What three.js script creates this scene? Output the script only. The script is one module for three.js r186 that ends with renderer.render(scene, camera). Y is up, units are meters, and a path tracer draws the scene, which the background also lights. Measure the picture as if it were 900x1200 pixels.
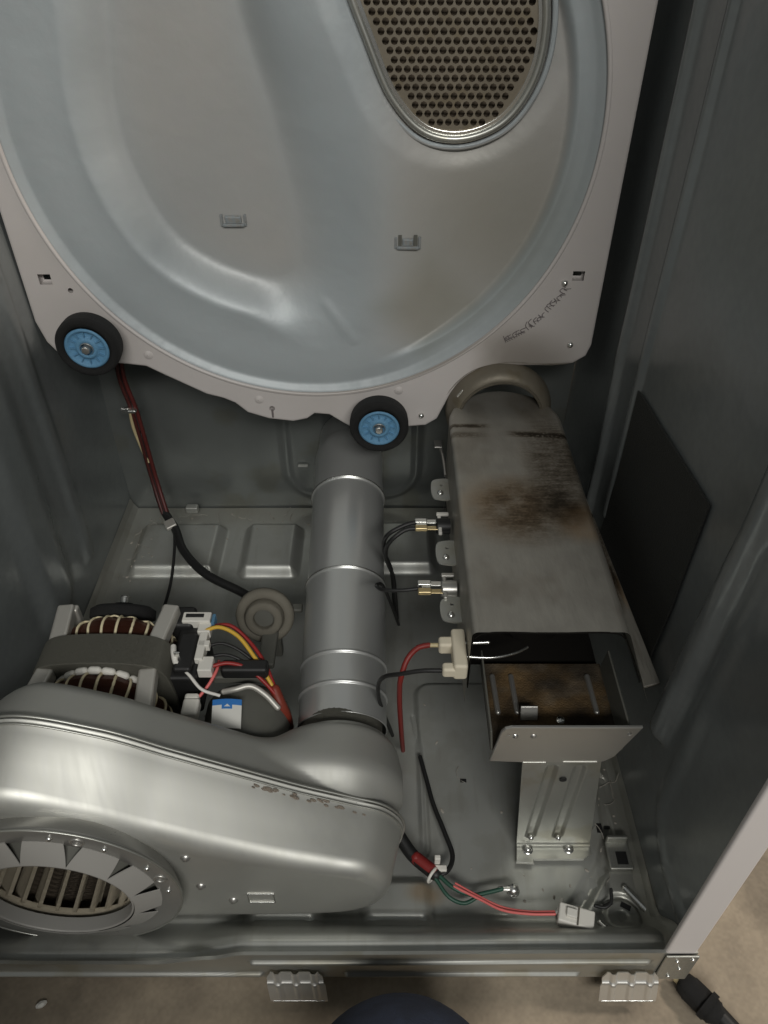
import * as THREE from 'three';
import { RoundedBoxGeometry } from 'three/addons/geometries/RoundedBoxGeometry.js';
import { MarchingCubes } from 'three/addons/objects/MarchingCubes.js';
import { mergeGeometries, mergeVertices } from 'three/addons/utils/BufferGeometryUtils.js';
import { RectAreaLightUniformsLib } from 'three/addons/lights/RectAreaLightUniformsLib.js';

// ---------------------------------------------------------------- camera, lamps, exposure
const scene = new THREE.Scene();
const camera = new THREE.PerspectiveCamera(67.33, 768 / 1024, 0.02, 30);
camera.position.set(0.07, 0.85, 0.267);
camera.rotation.set(-40.6 * Math.PI / 180, 0, 0);
RectAreaLightUniformsLib.init();
scene.background = new THREE.Color(0.138, 0.144, 0.143);   // dim bounce of the unlit rest of the garage
function ceilingLamp(x, y, z, w, h, tx, ty, tz, intensity, color) {
  const l = new THREE.RectAreaLight(color, intensity, w, h);
  l.position.set(x, y, z); l.lookAt(tx, ty, tz); l.castShadow = true; scene.add(l);
}
ceilingLamp(2.15, 2.42, -0.2, 0.3, 0.3, 0, 0.3, -0.2, 115, 0xfff3e6);      // lamp to the right, above the open top
ceilingLamp(0.45, 2.35, 2.1, 1.6, 0.4, 0.0, 0.3, -0.4, 27, 0xf9f7f2);    // lamp in front of the machine
const renderer = new THREE.WebGLRenderer({ antialias: true });
renderer.toneMapping = THREE.LinearToneMapping;
renderer.toneMappingExposure = 1;
renderer.shadowMap.enabled = true;

// ---------------------------------------------------------------- helpers
let seed = 7;
const rnd = () => { seed = (seed * 16807) % 2147483647; return seed / 2147483647; };
const rr = (a, b) => a + (b - a) * rnd();
const V = (x, y, z) => new THREE.Vector3(x, y, z);
const clamp = (x, a = 0, b = 1) => Math.min(b, Math.max(a, x));
const lerp = (a, b, t) => a + (b - a) * t;
const sstep = (a, b, x) => { const t = clamp((x - a) / (b - a)); return t * t * (3 - 2 * t); };
const hash = (x, y, s) => { let h = (x * 374761393 + y * 668265263 + s * 974711) | 0; h = Math.imul(h ^ (h >>> 13), 1274126177); h ^= h >>> 16; return (h >>> 0) / 4294967296; };
function vnoise(x, y, s = 0, p = 4096) {
  const xi = Math.floor(x), yi = Math.floor(y), fx = x - xi, fy = y - yi, u = fx * fx * (3 - 2 * fx), v = fy * fy * (3 - 2 * fy);
  const m = (a) => ((a % p) + p) % p;
  return lerp(lerp(hash(m(xi), m(yi), s), hash(m(xi + 1), m(yi), s), u), lerp(hash(m(xi), m(yi + 1), s), hash(m(xi + 1), m(yi + 1), s), u), v);
}
function fbm(x, y, s = 0, o = 4, p = 4096) { let a = 0, w = 0.5, t = 0; for (let i = 0; i < o; i++) { a += w * vnoise(x, y, s + i * 17, p); t += w; x *= 2; y *= 2; p *= 2; w *= 0.5; } return a / t; }
function tex(w, h, fn, srgb = false, repeat = null) {           // fn(u, v) -> [r, g, b] in 0..1
  const d = new Uint8Array(w * h * 4);
  for (let j = 0; j < h; j++) for (let i = 0; i < w; i++) {
    const c = fn((i + 0.5) / w, (j + 0.5) / h), k = (j * w + i) * 4;
    d[k] = clamp(c[0]) * 255; d[k + 1] = clamp(c[1]) * 255; d[k + 2] = clamp(c[2]) * 255; d[k + 3] = 255;
  }
  const t = new THREE.DataTexture(d, w, h, THREE.RGBAFormat);
  t.magFilter = THREE.LinearFilter; t.minFilter = THREE.LinearFilter; t.wrapS = t.wrapT = THREE.RepeatWrapping;
  if (srgb) t.colorSpace = THREE.SRGBColorSpace;
  if (repeat) t.repeat.set(...repeat);
  t.needsUpdate = true;
  return t;
}
const names = {};
const numbered = (n) => { names[n] = (names[n] ?? -1) + 1; return names[n] ? `${n}_${String(names[n]).padStart(3, '0')}` : n; };
function thing(name, label, category, pos = [0, 0, 0], group) {
  const o = new THREE.Group(); o.name = numbered(name); o.position.set(...pos);
  o.userData = { label, category }; if (group) o.userData.group = group;
  scene.add(o); return o;
}
function part(name, geo, m, parent, label) {                     // geometry given in world metres; moved into the parent's axes
  const g = Array.isArray(geo) ? merge(geo) : geo;
  const o = new THREE.Mesh(g, m); o.name = name; o.castShadow = o.receiveShadow = true;
  if (label) o.userData.label = label;
  parent.updateWorldMatrix(true, false);
  const p = new THREE.Vector3().setFromMatrixPosition(parent.matrixWorld);
  o.position.set(-p.x, -p.y, -p.z); parent.add(o); return o;
}
function piece(name, geo, m, parent, pos, rot = [0, 0, 0]) {      // shared geometry placed at a world point
  const o = new THREE.Mesh(geo, m); o.name = name; o.castShadow = o.receiveShadow = true;
  parent.updateWorldMatrix(true, false);
  const p = new THREE.Vector3().setFromMatrixPosition(parent.matrixWorld);
  o.position.set(pos[0] - p.x, pos[1] - p.y, pos[2] - p.z); o.rotation.set(...rot); parent.add(o); return o;
}
function merge(list) {
  return mergeGeometries(list.map((g) => { const h = g.index ? g.toNonIndexed() : g; for (const k of Object.keys(h.attributes)) if (!['position', 'normal', 'uv'].includes(k)) h.deleteAttribute(k); return h; }));
}
const rbox = (w, h, d, x, y, z, r = 0.002, rot) => { const g = new RoundedBoxGeometry(w, h, d, 2, Math.min(r, w * 0.45, h * 0.45, d * 0.45)); if (rot) g.applyMatrix4(new THREE.Matrix4().makeRotationFromEuler(new THREE.Euler(...rot))); return g.translate(x, y, z); };
const tube = (pts, r, seg = 40, rad = 8, closed = false) => new THREE.TubeGeometry(new THREE.CatmullRomCurve3(pts.map((p) => V(...p)), closed, 'centripetal'), seg, r, rad, closed);
function capped(pts, r, seg = 40, rad = 8) {                      // a tube with round ends
  const e = (p) => new THREE.SphereGeometry(r, rad, 6).translate(...p);
  return merge([tube(pts, r, seg, rad), e(pts[0]), e(pts[pts.length - 1])]);
}
function cyl(r0, r1, len, a, b, seg = 24, open = false) {          // cylinder from point a to point b
  const A = V(...a), B = V(...b), d = B.clone().sub(A), g = new THREE.CylinderGeometry(r1, r0, d.length(), seg, 1, open);
  g.applyQuaternion(new THREE.Quaternion().setFromUnitVectors(V(0, 1, 0), d.clone().normalize()));
  return g.translate(...A.add(B).multiplyScalar(0.5).toArray());
}
function lathe(profile, a, axis, seg = 40) {                       // profile [[r, along]...] turned about axis through point a
  const g = new THREE.LatheGeometry(profile.map((p) => new THREE.Vector2(Math.max(p[0], 1e-5), p[1])), seg);
  g.applyQuaternion(new THREE.Quaternion().setFromUnitVectors(V(0, 1, 0), V(...axis).normalize()));
  return g.translate(...a);
}
function gridGeo(nu, nv, fn, closeU = false) {                     // fn(i/nu, j/nv) -> [x, y, z, u, v]
  const pos = [], uv = [], idx = [];
  for (let j = 0; j <= nv; j++) for (let i = 0; i <= nu; i++) { const p = fn(i / nu, j / nv); pos.push(p[0], p[1], p[2]); uv.push(p[3] ?? 0, p[4] ?? 0); }
  for (let j = 0; j < nv; j++) for (let i = 0; i < nu; i++) { const a = j * (nu + 1) + i, b = a + 1, c = a + nu + 1, d = c + 1; idx.push(a, b, d, a, d, c); }
  const g = new THREE.BufferGeometry();
  g.setAttribute('position', new THREE.Float32BufferAttribute(pos, 3)); g.setAttribute('uv', new THREE.Float32BufferAttribute(uv, 2));
  g.setIndex(idx); g.computeVertexNormals(); return g;
}
function slab(nu, nv, front, off) {                                // a sheet with thickness: front surface, back offset by off, four edges
  const back = (u, v) => { const p = front(u, v); return [p[0] + off[0], p[1] + off[1], p[2] + off[2], p[3], p[4]]; };
  const edge = (f) => gridGeo(Math.max(nu, nv), 1, (t, s) => { const [u, v] = f(t), a = front(u, v), b = back(u, v); return s ? b : a; });
  return merge([gridGeo(nu, nv, front), gridGeo(Math.min(nu, 60), Math.min(nv, 60), back), edge((t) => [t, 0]), edge((t) => [t, 1]), edge((t) => [0, t]), edge((t) => [1, t])]);
}
function plate(pts, depth, holes = [], bevel = 0.0008, curve = 8) { // pts: outline (Vector2 pairs) -> extruded along +z
  const s = new THREE.Shape(pts.map((p) => new THREE.Vector2(...p)));
  for (const h of holes) s.holes.push(h);
  return new THREE.ExtrudeGeometry(s, { depth, bevelEnabled: bevel > 0, bevelSize: bevel, bevelThickness: bevel, bevelSegments: 2, curveSegments: curve });
}
const circlePath = (x, y, r, n = 24) => { const p = new THREE.Path(); p.absarc(x, y, r, 0, Math.PI * 2, true); return p; };
const rectPath = (x, y, w, h) => { const p = new THREE.Path(); p.moveTo(x - w / 2, y - h / 2); p.lineTo(x - w / 2, y + h / 2); p.lineTo(x + w / 2, y + h / 2); p.lineTo(x + w / 2, y - h / 2); p.closePath(); return p; };
function smoothLoop(pts, n, closed = true) { return new THREE.CatmullRomCurve3(pts.map((p) => V(p[0], p[1], 0)), closed, 'centripetal').getPoints(n).map((p) => [p.x, p.y]); }
const sdRect = (x, z, cx, cz, hx, hz, r) => { const dx = Math.abs(x - cx) - hx + r, dz = Math.abs(z - cz) - hz + r; return Math.hypot(Math.max(dx, 0), Math.max(dz, 0)) + Math.min(Math.max(dx, dz), 0) - r; };
const sdSeg = (x, y, a, b) => { const px = x - a[0], py = y - a[1], bx = b[0] - a[0], by = b[1] - a[1], t = clamp((px * bx + py * by) / (bx * bx + by * by)); return Math.hypot(px - bx * t, py - by * t); };
const sdPath = (x, y, p) => { let d = 9; for (let i = 0; i + 1 < p.length; i++) d = Math.min(d, sdSeg(x, y, p[i], p[i + 1])); return d; };
function sdPoly(x, y, p) {
  let d = 9, inside = false;
  for (let i = 0, j = p.length - 1; i < p.length; j = i++) {
    d = Math.min(d, sdSeg(x, y, p[j], p[i]));
    if ((p[i][1] > y) !== (p[j][1] > y) && x < (p[j][0] - p[i][0]) * (y - p[i][1]) / (p[j][1] - p[i][1]) + p[i][0]) inside = !inside;
  }
  return inside ? -d : d;
}

// ---------------------------------------------------------------- materials
const grain = tex(512, 512, (u, v) => { const n = fbm(u * 8, v * 8, 3, 6, 8); return [n, n, n]; });
const fine = tex(512, 512, (u, v) => { const n = 0.5 * vnoise(u * 128, v * 128, 9, 128) + 0.5 * vnoise(u * 256, v * 256, 5, 256); return [n, n, n]; });
const rep = (t, s, s2 = s) => { const c = t.clone(); c.repeat.set(s, s2); c.needsUpdate = true; return c; };
const zincRough = tex(512, 512, (u, v) => { const n = 0.5 + 0.2 * fbm(u * 6, v * 6, 31, 5, 6) + 0.04 * vnoise(u * 100, v * 100, 2, 100); return [n, n, n]; });
const zincColor = tex(512, 512, (u, v) => { const n = fbm(u * 5, v * 5, 41, 5, 5), d = sstep(0.55, 0.75, fbm(u * 9, v * 9, 77, 4, 9)), k = 0.9 + 0.1 * (n - 0.5) - 0.04 * d; return [k, k * (1 - 0.015 * d), k * (0.985 - 0.05 * d)]; }, true);
const mat = (o) => new THREE.MeshStandardMaterial({ side: THREE.DoubleSide, ...o });
const col = (r, g, b) => new THREE.Color().setRGB(r, g, b);
const M = {
  zinc: mat({ color: col(0.62, 0.625, 0.6), metalness: 0.8, roughness: 0.62, roughnessMap: rep(zincRough, 4), map: rep(zincColor, 4) }),
  pan: mat({ color: col(0.5, 0.51, 0.495), metalness: 0.5, roughness: 0.6, roughnessMap: rep(zincRough, 3), map: rep(zincColor, 3) }),
  bright: mat({ color: col(0.75, 0.75, 0.72), metalness: 0.95, roughness: 0.25 }),
  steel: mat({ color: col(0.55, 0.54, 0.51), metalness: 0.85, roughness: 0.36 }),
  pipe: mat({ color: col(0.64, 0.65, 0.635), metalness: 0.7, roughness: 0.34, roughnessMap: null, bumpMap: rep(grain, 1, 1), bumpScale: 0.0003 }),
  alu: mat({ color: col(0.62, 0.6, 0.55), metalness: 0.6, roughness: 0.5 }),
  paint: mat({ color: col(0.31, 0.335, 0.335), metalness: 0.3, roughness: 0.25, bumpMap: rep(grain, 2.2), bumpScale: 0.0012, map: tex(512, 512, (u, v) => { const n = 0.9 + 0.12 * (fbm(u * 4, v * 4, 12, 6, 4) - 0.5), s = 0.03 * (vnoise(u * 200, v * 200, 8, 200) - 0.5); return [n + s, n + s, n + s]; }, true) }),
  white: mat({ color: col(0.72, 0.68, 0.66), roughness: 0.42 }),
  rubber: mat({ color: col(0.012, 0.012, 0.012), roughness: 0.75, bumpMap: rep(fine, 4), bumpScale: 0.0006 }),
  black: mat({ color: col(0.014, 0.014, 0.014), roughness: 0.5 }),
  blue: mat({ color: col(0.15, 0.36, 0.6), roughness: 0.6, map: rep(zincColor, 9), bumpMap: rep(grain, 10), bumpScale: 0.0004 }),
  cream: mat({ color: col(0.66, 0.6, 0.47), roughness: 0.6 }),
  plug: mat({ color: col(0.74, 0.72, 0.66), roughness: 0.5 }),
  petal: mat({ color: col(0.4, 0.39, 0.365), roughness: 0.5, metalness: 0.2 }),
  fan: mat({ color: col(0.6, 0.53, 0.4), roughness: 0.6, bumpMap: rep(fine, 6), bumpScale: 0.0005 }),
  stator: mat({ color: col(0.125, 0.122, 0.1), roughness: 0.62, metalness: 0.3, bumpMap: rep(fine, 6, 60), bumpScale: 0.0006 }),
  copper: mat({ color: col(0.085, 0.024, 0.012), roughness: 0.38, metalness: 0.35, bumpMap: rep(fine, 5, 40), bumpScale: 0.0012 }),
  lace: mat({ color: col(0.72, 0.63, 0.42), roughness: 0.7 }),
  paper: mat({ color: col(0.78, 0.76, 0.7), roughness: 0.6 }),
  greyPlastic: mat({ color: col(0.19, 0.175, 0.14), roughness: 0.6, bumpMap: rep(fine, 3), bumpScale: 0.0004 }),
  olive: mat({ color: col(0.11, 0.11, 0.095), roughness: 0.55 }),
  red: mat({ color: col(0.3, 0.02, 0.018), roughness: 0.45 }),
  pink: mat({ color: col(0.72, 0.16, 0.15), roughness: 0.45 }),
  yellow: mat({ color: col(0.68, 0.42, 0.05), roughness: 0.45 }),
  green: mat({ color: col(0.02, 0.075, 0.05), roughness: 0.45 }),
  whiteWire: mat({ color: col(0.75, 0.73, 0.68), roughness: 0.45 }),
  tan: mat({ color: col(0.5, 0.42, 0.24), roughness: 0.5 }),
  brass: mat({ color: col(0.62, 0.5, 0.28), metalness: 0.9, roughness: 0.3 }),
  felt: mat({ color: col(0.028, 0.029, 0.026), roughness: 0.8, bumpMap: rep(fine, 8), bumpScale: 0.001 }),
  lint: mat({ color: col(0.1, 0.078, 0.055), roughness: 0.9, bumpMap: rep(grain, 12), bumpScale: 0.003 }),
  ductShade: new THREE.MeshPhysicalMaterial({ side: THREE.DoubleSide, color: col(0.01, 0.009, 0.008), roughness: 0.95, specularIntensity: 0.1 }),  // near-black colour standing in for the shade inside the heater duct
  ink: mat({ color: col(0.16, 0.14, 0.14), roughness: 0.8 }),
};
M.concrete = mat({ color: 0xfcfcff, roughness: 0.85, bumpMap: rep(grain, 3), bumpScale: 0.003,
  map: tex(1024, 1024, (u, v) => { const n = fbm(u * 5, v * 5, 51, 6, 5), p = sstep(0.5, 0.72, fbm(u * 14, v * 14, 61, 4, 14)), g = 0.045 * (vnoise(u * 400, v * 400, 4, 400) - 0.5), k = 0.6 + 0.32 * (n - 0.5) - 0.1 * p + g; const st = sstep(0.45, 0.75, fbm(u * 9, v * 9, 57, 6, 9)) * 0.16, q = k - st; return [q * 1.06, q * 0.975, q * 0.84]; }, true, [0.9, 0.9]) });

// ---------------------------------------------------------------- setting: concrete floor
{
  const g = gridGeo(40, 40, (u, v) => { const x = lerp(-4, 4, u), z = lerp(4, -4, v); return [x, 0, z, x, -z]; });
  const o = new THREE.Mesh(g, M.concrete); o.name = 'concrete_floor'; o.receiveShadow = true; o.userData = { kind: 'structure' }; scene.add(o);
}

// ---------------------------------------------------------------- cabinet
const cabinet = thing('dryer_cabinet', 'grey painted open dryer cabinet with side panels, base pan and white front edge', 'appliance cabinet', [0, 0, -0.34]);
const W = 0.337, PY = 0.045;
{
  // side panels: pressed ribs standing inward, painted grey inside
  const rib = (d, w, h) => h * (1 - sstep(w * 0.25, w, d));
  const rightRibs = (y, z) => rib(sdPath(z, y, [[-0.155, 0.22], [-0.15, 0.3], [-0.135, 0.5], [-0.13, 0.95]]), 0.02, 0.011)
    + rib(sdPath(z, y, [[-0.492, 0.2], [-0.488, 0.3], [-0.5, 0.42], [-0.5, 0.95]]), 0.012, 0.007) + rib(sdPath(z, y, [[-0.43, 0.25], [-0.43, 0.95]]), 0.011, 0.005)
    + rib(Math.abs(sdRect(z, y, -0.05, 0.32, 0.06, 0.2, 0.05)), 0.014, 0.002);
  const leftRibs = (y, z) => rib(sdPath(z, y, [[-0.39, 0.15], [-0.4, 0.4], [-0.42, 0.95]]), 0.06, 0.009) + rib(sdPath(z, y, [[-0.5, 0.12], [-0.505, 0.95]]), 0.02, 0.003) + 0.012 * (fbm(y * 2.4 + 1, z * 3.5 + 4, 55, 2) - 0.5);
  const wave = (y, z, s) => 0.007 * (fbm(y * 3 + 5, z * 4 + 9, s, 2) - 0.5);
  const rightPanel = part('side_panel', slab(150, 200, (u, v) => { const z = lerp(-0.69, -0.005, u), y = lerp(0.045, 0.985, v); return [W - rightRibs(y, z) - wave(y, z, 4), y, z, z, y]; }, [0.012, 0, 0]), M.paint, cabinet, 'grey side panel with black damping sheet');
  part('side_panel', slab(150, 200, (u, v) => { const z = lerp(-0.69, -0.005, u), y = lerp(0.045, 0.985, v); return [-W + leftRibs(y, z) + wave(y, z, 8), y, z, z, y]; }, [-0.012, 0, 0]), M.paint, cabinet);
  // black damping sheet stuck to the right panel
  part('damping_sheet', slab(60, 50, (u, v) => { const z = lerp(-0.42, -0.209, u), y = lerp(0.2, lerp(0.427, 0.449, u), v) ; return [W - 0.0035 - rightRibs(y, z) - wave(y, z, 4), y, z + (v < 0.5 ? -0.012 * (1 - 2 * v) : 0), z, y]; }, [0.0015, 0, 0]), M.felt, rightPanel);
  // back panel: same paint as the sides, its colour darkened to stand for shade
  const backBead = (x, y) => rib(Math.abs(sdRect(x, y, 0.02, 0.2, 0.1, 0.13, 0.05)), 0.008, 0.003);
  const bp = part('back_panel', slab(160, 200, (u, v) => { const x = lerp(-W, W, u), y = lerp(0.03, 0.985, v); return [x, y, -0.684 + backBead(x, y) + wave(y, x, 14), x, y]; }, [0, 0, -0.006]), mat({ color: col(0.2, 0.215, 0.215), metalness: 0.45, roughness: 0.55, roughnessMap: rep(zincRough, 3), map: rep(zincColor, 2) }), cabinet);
  for (const [x, y, w] of [[-0.112, 0.274, 0.02], [0.025, 0.137, 0.016], [-0.055, 0.132, 0.016], [0.03, 0.115, 0.02]]) part('slot_lip', rbox(w, 0.003, 0.006, x, y, -0.681, 0.001), M.pan, bp);
  part('screw_boss', rbox(0.02, 0.012, 0.012, -0.235, 0.058, -0.665, 0.003), M.pan, bp);
  // base pan: one pressed sheet
  const gut = [[0.316, -0.2], [0.312, -0.135], [0.3, -0.105], [0.27, -0.066], [0.25, -0.05]];
  const stick1 = [[0.318, -0.078], [0.338, -0.056]], stick2 = [[0.283, -0.04], [0.3, -0.024]];
  const pads = [[-0.241, -0.58, 0.062, 0.052], [-0.1, -0.58, 0.04, 0.052], [0.09, -0.585, 0.054, 0.05]];
  function panY(x, z) {
    let h = PY;
    for (const [cx, cz, hx, hz] of pads) h += 0.016 * sstep(0.007, -0.009, sdRect(x, z, cx, cz, hx, hz, 0.008));
    h += 0.005 * sstep(0.0025, -0.0025, sdRect(x, z, 0.215, -0.215, 0.105, 0.118, 0.018)) * sstep(-0.1, -0.17, z);              // raised field right of the pipe
    h -= 0.0022 * (1 - sstep(0.0008, 0.0028, sdPath(x, z, [[0.106, -0.285], [0.111, -0.25], [0.116, -0.19], [0.117, -0.12], [0.11, -0.108]])));
    h -= 0.008 * (1 - sstep(0.002, 0.009, sdPath(x, z, gut)));
    
    h -= 0.004 * (1 - sstep(0.001, 0.004, Math.abs(Math.hypot(x - 0.308, z + 0.052) - 0.02))) + 0.003 * (1 - sstep(0.004, 0.007, Math.hypot(x - 0.308, z + 0.052)));
    h += 0.011 * sstep(0.007, -0.007, sdRect(x, z, 0.083, -0.066, 0.032, 0.02, 0.008)) + 0.011 * sstep(0.007, -0.007, sdRect(x, z, -0.03, -0.064, 0.034, 0.018, 0.008));
    h += lerp(0.02, 0.046, sstep(-0.12, -0.05, x)) * sstep(-0.052, -0.015, z) + 0.0012 * (1 - sstep(0.001, 0.003, Math.abs(z + 0.0125))) + 0.0015 * (1 - sstep(0.001, 0.004, Math.abs(z + 0.05)));
    const e = W - Math.abs(x); h += 0.02 * (1 - sstep(0, 0.008, e));
    
    h += 0.0012 * (fbm(x * 9 + 3, z * 9 + 7, 21, 2) - 0.5);
    return h;
  }
  globalThis.panY = panY;
  const panMat = M.pan.clone(); panMat.map = tex(1024, 1024, (u, v) => {
    const x = lerp(-W, W, u), z = lerp(-0.682, -0.003, v), n = fbm(u * 7, v * 7, 101, 6), m = fbm(u * 22, v * 22, 107, 5), sc = fbm(u * 90, v * 12, 109, 3);
    const edge = 1 - sstep(0, 0.07, Math.min(W - Math.abs(x), z + 0.682)), dust = clamp(edge * (0.3 + n) * 0.5 + sstep(0.52, 0.72, m) * 0.16 + sstep(0.62, 0.75, sc) * 0.1);
    const rust = (1 - sstep(0.2, 1, Math.hypot((x - 0.112) / 0.028, (z + 0.072) / 0.016))) * (0.35 + 0.8 * m) * 0.6 + (1 - sstep(0.2, 1, Math.hypot((x - 0.2) / 0.06, (z + 0.028) / 0.008))) * m * 0.35;
    const k = 0.93 + 0.14 * (n - 0.5) - 0.2 * dust; return [k * (1 - 0.1 * rust), k * (1 - 0.03 * dust - 0.3 * rust), k * (0.985 - 0.08 * dust - 0.5 * rust)];
  }, true); panMat.roughnessMap = tex(512, 512, (u, v) => { const n = 0.42 + 0.42 * fbm(u * 9, v * 9, 111, 6); return [n, n, n]; }); panMat.roughness = 0.62; panMat.bumpMap = rep(grain, 1.5); panMat.bumpScale = 0.0004;
  const pan = part('base_pan', slab(340, 345, (u, v) => { const x = lerp(-W, W, u), z = lerp(-0.682, -0.003, v); return [x, panY(x, z), z, u, v]; }, [0, -0.003, 0]), panMat, cabinet);
  part('lint_specks', Array.from({ length: 260 }, () => { const e = rnd() < 0.6, x = e ? (rnd() < 0.5 ? -1 : 1) * rr(0.27, 0.33) : rr(-0.3, 0.33), z = e ? rr(-0.66, -0.08) : (rnd() < 0.6 ? rr(-0.67, -0.6) : rr(-0.3, -0.06)), s = rr(0.0006, 0.0019); return new THREE.IcosahedronGeometry(s, 0).scale(rr(0.8, 2.4), 0.5, rr(0.8, 1.4)).rotateY(rr(0, 6)).translate(x, panY(x, z) + s * 0.2, z); }), mat({ color: col(0.33, 0.31, 0.27), roughness: 1 }), pan).userData.kind = 'stuff';
  part('lint_strands', Array.from({ length: 90 }, () => { const e = rnd() < 0.7, x0 = e ? (rnd() < 0.5 ? -1 : 1) * rr(0.29, 0.331) : rr(-0.3, 0.3), z0 = e ? rr(-0.66, -0.1) : (rnd() < 0.6 ? rr(-0.672, -0.645) : rr(-0.25, -0.07)); let a = rr(0, 6), x = x0, z = z0; const p = []; for (let k = 0; k < 5; k++) { p.push([clamp(x, -0.333, 0.333), panY(x, z) + rr(0.0005, 0.003), z]); x += 0.006 * Math.cos(a); z += 0.006 * Math.sin(a); a += rr(-0.9, 0.9); } return tube(p, rr(0.00025, 0.0006), 10, 4); }), mat({ color: col(0.36, 0.34, 0.3), roughness: 1 }), pan).userData.kind = 'stuff';
  // lanced tab and slots in the pan
  for (const [a, b] of [[[0.316, 0.0475, -0.079], [0.332, 0.0475, -0.058]], [[0.281, 0.058, -0.041], [0.295, 0.062, -0.024]]]) part('pressed_rib', capped([a, b], 0.0034, 12, 10), M.bright, pan);
  const hole = (w, d, x, z, a = 0) => part('slot', new THREE.BoxGeometry(w, 0.0012, d).rotateY(a).translate(x, panY(x, z) + 0.0004, z), M.black, pan);
  hole(0.007, 0.004, 0.16, -0.197); hole(0.006, 0.01, 0.303, -0.142); hole(0.012, 0.003, 0.316, -0.146); hole(0.01, 0.004, 0.296, -0.064, 0.4); hole(0.01, 0.005, 0.313, -0.062, -0.5);
  part('latch_tab', [rbox(0.024, 0.004, 0.03, 0.317, PY + 0.004, -0.112, 0.0015), rbox(0.022, 0.012, 0.004, 0.317, PY + 0.009, -0.127, 0.0015)], M.zinc, pan);
  part('slot', new THREE.BoxGeometry(0.011, 0.0012, 0.013).translate(0.319, PY + 0.0068, -0.108), M.black, pan);
  // front rail with two pressed beads, lowered at the left under the fan
  const railTop = [[-0.352, 0.086], [-0.25, 0.077], [-0.14, 0.077], [-0.09, 0.088], [-0.055, 0.099], [0.36, 0.104]];
  const rt = (x) => { for (let i = 0; i + 1 < railTop.length; i++) if (x <= railTop[i + 1][0]) { const [a, b] = [railTop[i], railTop[i + 1]]; return lerp(a[1], b[1], sstep(a[0], b[0], x)); } return 0.1; };
  const railZ = (x, y) => { let z = 0.002; const t1 = sdSeg(x, y, [-0.05, 0.084], [0.31, 0.086]), t2 = sdSeg(x, y, [0.035, 0.056], [0.25, 0.056]), t3 = sdSeg(x, y, [-0.36, 0.056], [-0.045, 0.056]); z += 0.0035 * (1 - sstep(0.0006, 0.0035, Math.min(t1, t2, t3))); return z; };
  const rail = part('base_rail', slab(360, 40, (u, v) => { const x = lerp(-0.352, 0.351, u), y = lerp(0.046, rt(x), v); return [x, y, railZ(x, y), x, y]; }, [0, 0, -0.003]), M.zinc, cabinet);
  part('end_bracket', rbox(0.03, 0.054, 0.002, 0.3375, 0.0745, 0.0036, 0.0009), M.zinc, rail);
  for (const [x, y] of [[0.334, 0.092], [0.347, 0.096], [0.34, 0.075], [0.334, 0.057]]) piece('rivet', new THREE.SphereGeometry(0.0022, 10, 8), M.bright, rail, [x, y, 0.0047]);
  // white front edges of the side panels
  for (const s of [-1, 1]) part('front_edge', [rbox(0.028, 0.95, 0.006, s * 0.336, 0.522, -0.001, 0.0025), rbox(0.004, 0.95, 0.05, s * 0.3515, 0.522, -0.029, 0.0015)], M.white, cabinet);
  // outer skins
  for (const s of [-1, 1]) part('outer_skin', rbox(0.003, 0.95, 0.63, s * 0.352, 0.522, -0.372, 0.001), M.white, cabinet);
  // ribbed bright clips under the rail
  const clipMat = mat({ color: col(0.78, 0.77, 0.73), metalness: 0.75, roughness: 0.36 });
  for (const cx of [-0.013, 0.297]) {
    const prof = [[0.07, 0.0065], [0.06, 0.0085], [0.051, 0.0105], [0.042, 0.0125], [0.033, 0.0145], [0.025, 0.016]];
    const cv = new THREE.CatmullRomCurve3(prof.map((p) => V(0, p[0], p[1])), false, 'centripetal');
    const ribs = (x) => 0.0022 * [-0.016, 0.001, 0.018].reduce((a, c) => a + (1 - sstep(0.001, 0.004, Math.abs(x - c))), 0);
    const g = slab(80, 40, (u, v) => { const p = cv.getPointAt(1 - v), hw = v > 0.55 ? 0.026 - 0.004 * sstep(0.8, 1, v) : 0.027, x = lerp(-hw, hw, u), b = ribs(x) * sstep(0.0, 0.15, v) + 0.0025 * (1 - sstep(0.01, 0.03, Math.abs(v - 0.68))); return [cx + x + 0.003 * (1 - v), p.y, p.z + b, x, p.y]; }, [0, -0.001, -0.0012]);
    const foot = part('support_clip', g, clipMat, cabinet);
    part('lower_lip', rbox(0.05, 0.0025, 0.006, cx + 0.003, 0.0252, 0.0135, 0.001), M.bright, foot);
  }
}

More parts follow.
